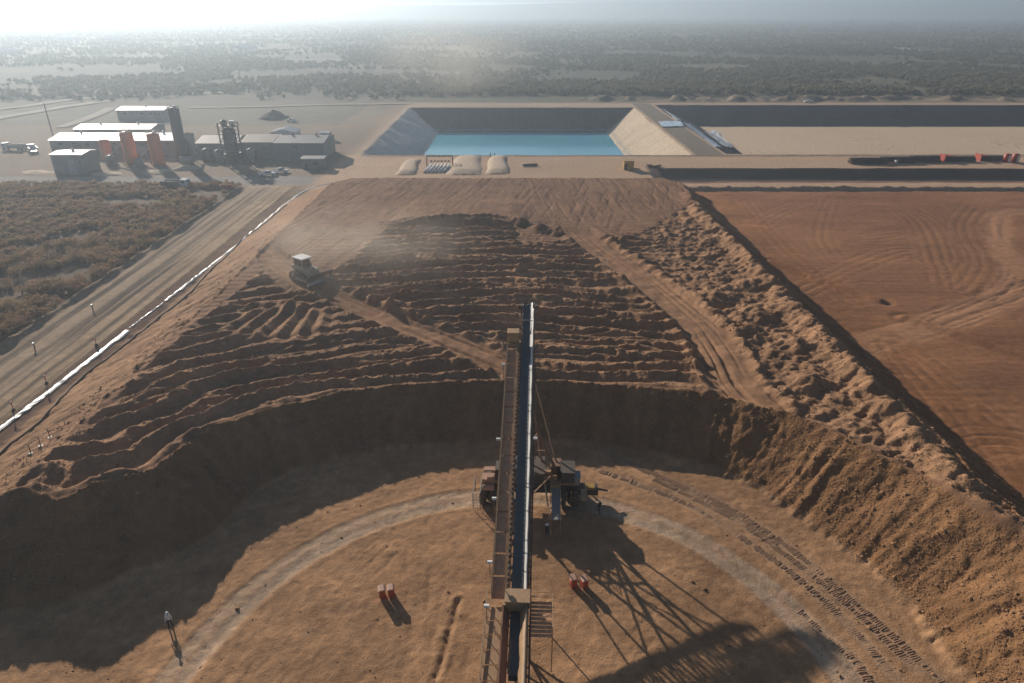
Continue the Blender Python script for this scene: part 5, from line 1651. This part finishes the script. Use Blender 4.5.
for i in range(8):
    f = i / 7
    rows.append([(hx + 120 * (1 - f) * math.cos(a) * (1 + .12 * math.sin(3 * a)), hy + 120 * (1 - f) * math.sin(a), 26 * f ** 1.15 - 2) for a in [2 * math.pi * k / 24 for k in range(25)]])
struct(MB().sheet(rows).build('hill', 'hill_scrub', None, True))
# ================================================================= SCRUB
def leaf_material(name, cols):
    m, nt, b, out = new_mat(name)
    L = nt.links
    oi = N(nt, 'ShaderNodeObjectInfo')
    geo = N(nt, 'ShaderNodeNewGeometry')
    nz = N(nt, 'ShaderNodeTexNoise', i_Scale=0.35, i_Detail=3.0)
    L.new(geo.outputs['Position'], nz.inputs['Vector'])
    ad = N(nt, 'ShaderNodeMath', operation='MULTIPLY_ADD', i_1=0.55)
    L.new(oi.outputs['Random'], ad.inputs[0])
    mr = N(nt, 'ShaderNodeMapRange', i_1=.25, i_2=.75, i_3=-.1, i_4=.55)
    L.new(nz.outputs[0], mr.inputs[0]); L.new(mr.outputs[0], ad.inputs[2])
    cr = N(nt, 'ShaderNodeValToRGB')
    cr.color_ramp.elements[0].color = (*cols[0], 1); cr.color_ramp.elements[1].color = (*cols[-1], 1)
    for i, c in enumerate(cols[1:-1]):
        e = cr.color_ramp.elements.new((i + 1) / (len(cols) - 1)); e.color = (*c, 1)
    L.new(ad.outputs[0], cr.inputs[0])
    L.new(cr.outputs[0], b.inputs['Base Color'])
    b.inputs['Roughness'].default_value = .8
    tl_ = N(nt, 'ShaderNodeBsdfTranslucent'); L.new(cr.outputs[0], tl_.inputs[0])
    ms = N(nt, 'ShaderNodeMixShader', i_0=0.4); L.new(b.outputs[0], ms.inputs[1]); L.new(tl_.outputs[0], ms.inputs[2]); L.new(ms.outputs[0], out.inputs[0])
    return m
leaf_material('dry_twigs', [(0.24, 0.15, 0.095), (0.38, 0.235, 0.15), (0.31, 0.23, 0.125), (0.44, 0.28, 0.18)])
leaf_material('bush_green', [(0.11, 0.112, 0.065), (0.165, 0.16, 0.095), (0.21, 0.19, 0.12), (0.25, 0.21, 0.14)])
simple('twig_bark', (0.13, 0.10, 0.08), .9)

def bush_mesh(name, seed, r, h, n, size, mat, clumps=7):
    rnd = random.Random(seed)
    cl = []
    for _ in range(clumps):
        a = rnd.uniform(0, 6.283); q = r * rnd.uniform(.1, .65)
        cl.append((q * math.cos(a), q * math.sin(a), h * rnd.uniform(.35, .75), r * rnd.uniform(.28, .5)))
    mb = MB()
    for _ in range(n):
        cx, cy, cz, cr = rnd.choice(cl)
        d = Vector((rnd.gauss(0, 1), rnd.gauss(0, 1), rnd.gauss(0, .8))).normalized() * cr * rnd.random() ** .4
        p = Vector((cx, cy, cz)) + d
        if p.z < .05: p.z = rnd.uniform(.05, .4)
        u = Vector((rnd.gauss(0, 1), rnd.gauss(0, 1), rnd.gauss(0, 1))).normalized() * size * rnd.uniform(.5, 1.3)
        w = u.cross(Vector((rnd.gauss(0, 1), rnd.gauss(0, 1), rnd.gauss(0, 1)))).normalized() * size * rnd.uniform(.25, .6)
        mb.add([p - u, p + w, p + u, p - w * .8], [(0, 1, 2), (0, 2, 3)])
    me = bpy.data.meshes.new(name); me.from_pydata(mb.v, [], mb.f); me.materials.append(MATS[mat]); me.update()
    return me
def stem_mesh(name, seed, r, h):
    rnd = random.Random(seed); mb = MB()
    for k in range(7):
        a = rnd.uniform(0, 6.283); q = r * rnd.uniform(.2, .6)
        m1 = (q * .4 * math.cos(a), q * .4 * math.sin(a), h * .4)
        mb.tube((0.05 * math.cos(a), .05 * math.sin(a), 0), m1, .06, 4, .04)
        mb.tube(m1, (q * math.cos(a + .3), q * math.sin(a + .3), h * rnd.uniform(.65, .9)), .04, 4, .015)
    return mb.mesh(name, 'twig_bark')
near_b = [bush_mesh('dry_shrub', 10 + k, 1.7 + .2 * k, 2.3 + .15 * k, 620, .17, 'dry_twigs', 8) for k in range(5)]
near_s = [stem_mesh('stems', 40 + k, 1.6, 2.2) for k in range(5)]
low_b = [bush_mesh('scrub_clump', 70 + k, 1.8, 2.0, 170, .30, 'dry_twigs', 6) for k in range(4)]
far_b = [bush_mesh('plain_bush', 90 + k, 2.2, 2.6, 70, .75, 'bush_green', 6) for k in range(4)]

rnd = random.Random(99)
spots = []
for _ in range(26000):
    y = rnd.uniform(88, 214); x = rnd.uniform(-178, -84.5)
    if x < -0.79 * y * 1.0 - 8: continue
    spots.append((x, y))
A_ = np.array(spots)
dens = fbm(A_[:, 0] / 18, A_[:, 1] / 12, 500, 3) * 1.15
open_ = np.exp(-((A_[:, 1] - 196 - (A_[:, 0] + 120) * .05) / 3.0) ** 2) + np.exp(-((A_[:, 1] - 206) / 4) ** 2) * sstep(-120, -100, A_[:, 0]) * .8
grid = {}
keep = []
for (x, y), dn, op in zip(spots, dens, open_):
    if dn < .41 or op > .5: continue
    rr = 1.3
    c = (int(x / rr), int(y / rr))
    if any((c[0] + i, c[1] + j) in grid and math.hypot(x - grid[(c[0] + i, c[1] + j)][0], y - grid[(c[0] + i, c[1] + j)][1]) < rr for i in (-1, 0, 1) for j in (-1, 0, 1)): continue
    grid[c] = (x, y); keep.append((x, y))
keep.sort(key=lambda p: math.hypot(*p))
vis = [p for p in keep]
zz = terrain(np.array([p[0] for p in vis]), np.array([p[1] for p in vis]))[0]
NEAR = 290
for i, ((x, y), z) in enumerate(zip(vis[:NEAR], zz[:NEAR])):
    k = i % 5
    o = bpy.data.objects.new('dry_shrub', near_b[k]); COL.objects.link(o)
    o.location = (x, y, z - .06); s_ = rnd.uniform(.55, 1.15); o.scale = (s_ * rnd.uniform(.9, 1.2), s_, s_ * rnd.uniform(.7, 1.1)); o.rotation_euler = (0, 0, rnd.uniform(0, 6.28))
    tag(o, 'leafless brown thorn shrub in the scrub beyond the perimeter road', 'shrub', 'dry shrubs beyond the perimeter road')
    st = bpy.data.objects.new('stems', near_s[k]); COL.objects.link(st); st.parent = o

def scatter(name, label, pts, meshes, seed, smin, smax):
    """points carry the bushes by geometry nodes"""
    hid = bpy.data.collections.new(name + '_kinds')
    for k, me_ in enumerate(meshes):
        hid.objects.link(bpy.data.objects.new(me_.name, me_))
    me_ = bpy.data.meshes.new(name)
    me_.from_pydata(pts, [], [])
    o = bpy.data.objects.new(name, me_); COL.objects.link(o)
    o['kind'] = 'stuff'; o['label'] = label
    ng = bpy.data.node_groups.new(name, 'GeometryNodeTree')
    ng.interface.new_socket('Geometry', in_out='INPUT', socket_type='NodeSocketGeometry')
    ng.interface.new_socket('Geometry', in_out='OUTPUT', socket_type='NodeSocketGeometry')
    gi = ng.nodes.new('NodeGroupInput'); go = ng.nodes.new('NodeGroupOutput')
    ip = ng.nodes.new('GeometryNodeInstanceOnPoints')
    ci = ng.nodes.new('GeometryNodeCollectionInfo')
    ci.inputs['Collection'].default_value = hid
    ci.inputs['Separate Children'].default_value = True
    ci.inputs['Reset Children'].default_value = True
    ip.inputs['Pick Instance'].default_value = True
    rv = ng.nodes.new('FunctionNodeRandomValue'); rv.data_type = 'FLOAT'
    rv.inputs[2].default_value = smin; rv.inputs[3].default_value = smax; rv.inputs['Seed'].default_value = seed
    rr = ng.nodes.new('FunctionNodeRandomValue'); rr.data_type = 'FLOAT_VECTOR'
    rr.inputs[0].default_value = (0, 0, 0); rr.inputs[1].default_value = (0.1, 0.1, 6.283); rr.inputs['Seed'].default_value = seed + 1
    L = ng.links
    L.new(gi.outputs[0], ip.inputs['Points']); L.new(ci.outputs[0], ip.inputs['Instance'])
    L.new(rv.outputs[1], ip.inputs['Scale']); L.new(rr.outputs[0], ip.inputs['Rotation'])
    L.new(ip.outputs[0], go.inputs[0])
    md = o.modifiers.new('scatter', 'NODES'); md.node_group = ng
    return o
scatter('scrub', 'mass of dry brown scrub stretching toward the works', [(x, y, z - .05) for (x, y), z in zip(vis[NEAR:], zz[NEAR:])], low_b, 3, .55, 1.15)
# green grey bush over the plain
NP = 60000
u = np.random.RandomState(5)
dist = 430 * np.exp(u.rand(NP) * math.log(4250 / 430))
px_ = u.uniform(-60, 1084, NP)
xx = (px_ - 512) / FPX * dist * .97
yy = dist
dn = fbm(xx / 70, yy / 70, 510, 4)
ok = dn > .44 - .1 * sstep(600, 1400, yy) + (u.rand(NP) - .5) * .12
ok &= ~((yy < 455) & (xx > -70))
ok &= ~((yy < 560) & (xx < -70) & (u.rand(NP) > .25 + .75 * sstep(430, 560, yy)))
xx, yy = xx[ok], yy[ok]
zz = terrain(xx, yy)[0]
scatter('bushland', 'olive grey bush covering the wide plain to the horizon', list(zip(xx, yy, zz - .1)), far_b, 8, .6, 1.5)

# ================================================================= RUBBLE
def soil_rock(name, c):
    m = simple(name, c, .95, 0, .3, 1.5, None, 0, 0, .3)
soil_rock('ore_stone', (0.31, 0.172, 0.09))
def rock_mesh(seed):
    rnd = random.Random(seed)
    t = (1 + 5 ** .5) / 2
    V = [Vector(v).normalized() for v in ((-1, t, 0), (1, t, 0), (-1, -t, 0), (1, -t, 0), (0, -1, t), (0, 1, t), (0, -1, -t), (0, 1, -t), (t, 0, -1), (t, 0, 1), (-t, 0, -1), (-t, 0, 1))]
    V = [v * rnd.uniform(.65, 1.15) for v in V]
    V = [(v.x * 1.1, v.y, v.z * .8) for v in V]
    Fc = [(0, 11, 5), (0, 5, 1), (0, 1, 7), (0, 7, 10), (0, 10, 11), (1, 5, 9), (5, 11, 4), (11, 10, 2), (10, 7, 6), (7, 1, 8), (3, 9, 4), (3, 4, 2), (3, 2, 6), (3, 6, 8), (3, 8, 9), (4, 9, 5), (2, 4, 11), (6, 2, 10), (8, 6, 7), (9, 8, 1)]
    me_ = bpy.data.meshes.new('ore_stone'); me_.from_pydata(V, [], Fc); me_.materials.append(MATS['ore_stone']); me_.update()
    return me_
rocks = [rock_mesh(k) for k in range(4)]
u = np.random.RandomState(12)
NR = 190000
yy = 36 + 122 * u.rand(NR) ** 1.7
xx = u.uniform(-56, 58, NR)
vis_ = np.abs(xx) < .80 * (yy * .9 + 18)
xx, yy = xx[vis_], yy[vis_]
zz, _, gg = terrain(xx, yy)
clump = fbm(xx / 2.5, yy / 2.5, 600, 3)
k_ = u.rand(len(xx)) < np.where(gg > .05, gg * (.25 + 1.1 * sstep(.35, .65, clump)), .012)
P_ = list(zip(xx[k_], yy[k_], zz[k_]))
big_ = u.rand(len(P_)) < .05
scatter('ore_stones', 'small loose stones strewn over heap faces and ridges', [p for p, q in zip(P_, big_) if not q], rocks, 21, .03, .095)
scatter('ore_clods', 'larger clods and stones along the heap ridges and toe', [p for p, q in zip(P_, big_) if q], rocks, 25, .08, .24)
# ---------------------------------------------------------------- the dusty air
hm = bpy.data.materials.new('haze_air')
hm.use_nodes = True
hm.node_tree.nodes.clear()
ho = hm.node_tree.nodes.new('ShaderNodeOutputMaterial')
pv = hm.node_tree.nodes.new('ShaderNodeVolumePrincipled')
pv.inputs['Color'].default_value = (0.70, 0.83, 0.95, 1)
pv.inputs['Density'].default_value = 0.00048
pv.inputs['Anisotropy'].default_value = 0.58
hm.node_tree.links.new(pv.outputs[0], ho.inputs['Volume'])
def box_mesh(name, x0, x1, y0, y1, z0, z1):
    me = bpy.data.meshes.new(name)
    v = [(x0, y0, z0), (x1, y0, z0), (x1, y1, z0), (x0, y1, z0), (x0, y0, z1), (x1, y0, z1), (x1, y1, z1), (x0, y1, z1)]
    me.from_pydata(v, [], [(3, 2, 1, 0), (4, 5, 6, 7), (0, 1, 5, 4), (1, 2, 6, 5), (2, 3, 7, 6), (3, 0, 4, 7)])
    return me
hme = box_mesh('haze', -31000, 31000, -60, 41000, -18, 112)
hme.materials.append(hm)
hz = bpy.data.objects.new('haze', hme)
COL.objects.link(hz)
hz['kind'] = 'stuff'
hz['label'] = 'pale sunlit dust haze over the plain and the works'

# dust rising behind the bulldozer and drifting off the ponds
def dust(name, label, c, r, dens, scale, seed, col=(0.93, 0.86, 0.76)):
    m = bpy.data.materials.new(name); m.use_nodes = True
    nt = m.node_tree; nt.nodes.clear(); L = nt.links
    out = nt.nodes.new('ShaderNodeOutputMaterial'); v = nt.nodes.new('ShaderNodeVolumePrincipled')
    v.inputs['Color'].default_value = (*col, 1); v.inputs['Anisotropy'].default_value = 0.5
    tc = N(nt, 'ShaderNodeTexCoord')
    ln = N(nt, 'ShaderNodeVectorMath', operation='LENGTH'); L.new(tc.outputs['Object'], ln.inputs[0])
    fall = N(nt, 'ShaderNodeMapRange', i_1=1.0, i_2=0.15, i_3=0.0, i_4=1.0); fall.interpolation_type = 'SMOOTHSTEP'
    L.new(ln.outputs['Value'], fall.inputs[0])
    nz = N(nt, 'ShaderNodeTexNoise', i_Scale=scale, i_Detail=3.0, i_Distortion=0.6)
    mp = N(nt, 'ShaderNodeMapping'); mp.inputs['Location'].default_value = (seed, seed * .7, 0); L.new(tc.outputs['Object'], mp.inputs[0]); L.new(mp.outputs[0], nz.inputs['Vector'])
    mr = N(nt, 'ShaderNodeMapRange', i_1=0.35, i_2=0.75, i_3=0.0, i_4=dens); L.new(nz.outputs[0], mr.inputs[0])
    mu = N(nt, 'ShaderNodeMath', operation='MULTIPLY'); L.new(fall.outputs[0], mu.inputs[0]); L.new(mr.outputs[0], mu.inputs[1])
    L.new(mu.outputs[0], v.inputs['Density']); L.new(v.outputs[0], out.inputs['Volume'])
    MATS[name] = m
    me = MB().lathe([(math.sin(math.pi * k / 10) + 1e-3, -math.cos(math.pi * k / 10)) for k in range(11)], n=16).mesh(name, name)
    o = bpy.data.objects.new(name, me); COL.objects.link(o)
    o.location = c; o.scale = r
    o['kind'] = 'stuff'; o['label'] = label
dust('dust_cloud', 'thin dust trailing off behind the bulldozer', (-31, 124, 10), (30, 26, 9), 0.028, 2.2, 3.0)
dust('dust_plume', 'pale dust plume drifting up beyond the water pond', (-35, 440, 24), (60, 50, 27), 0.012, 1.8, 8.0)
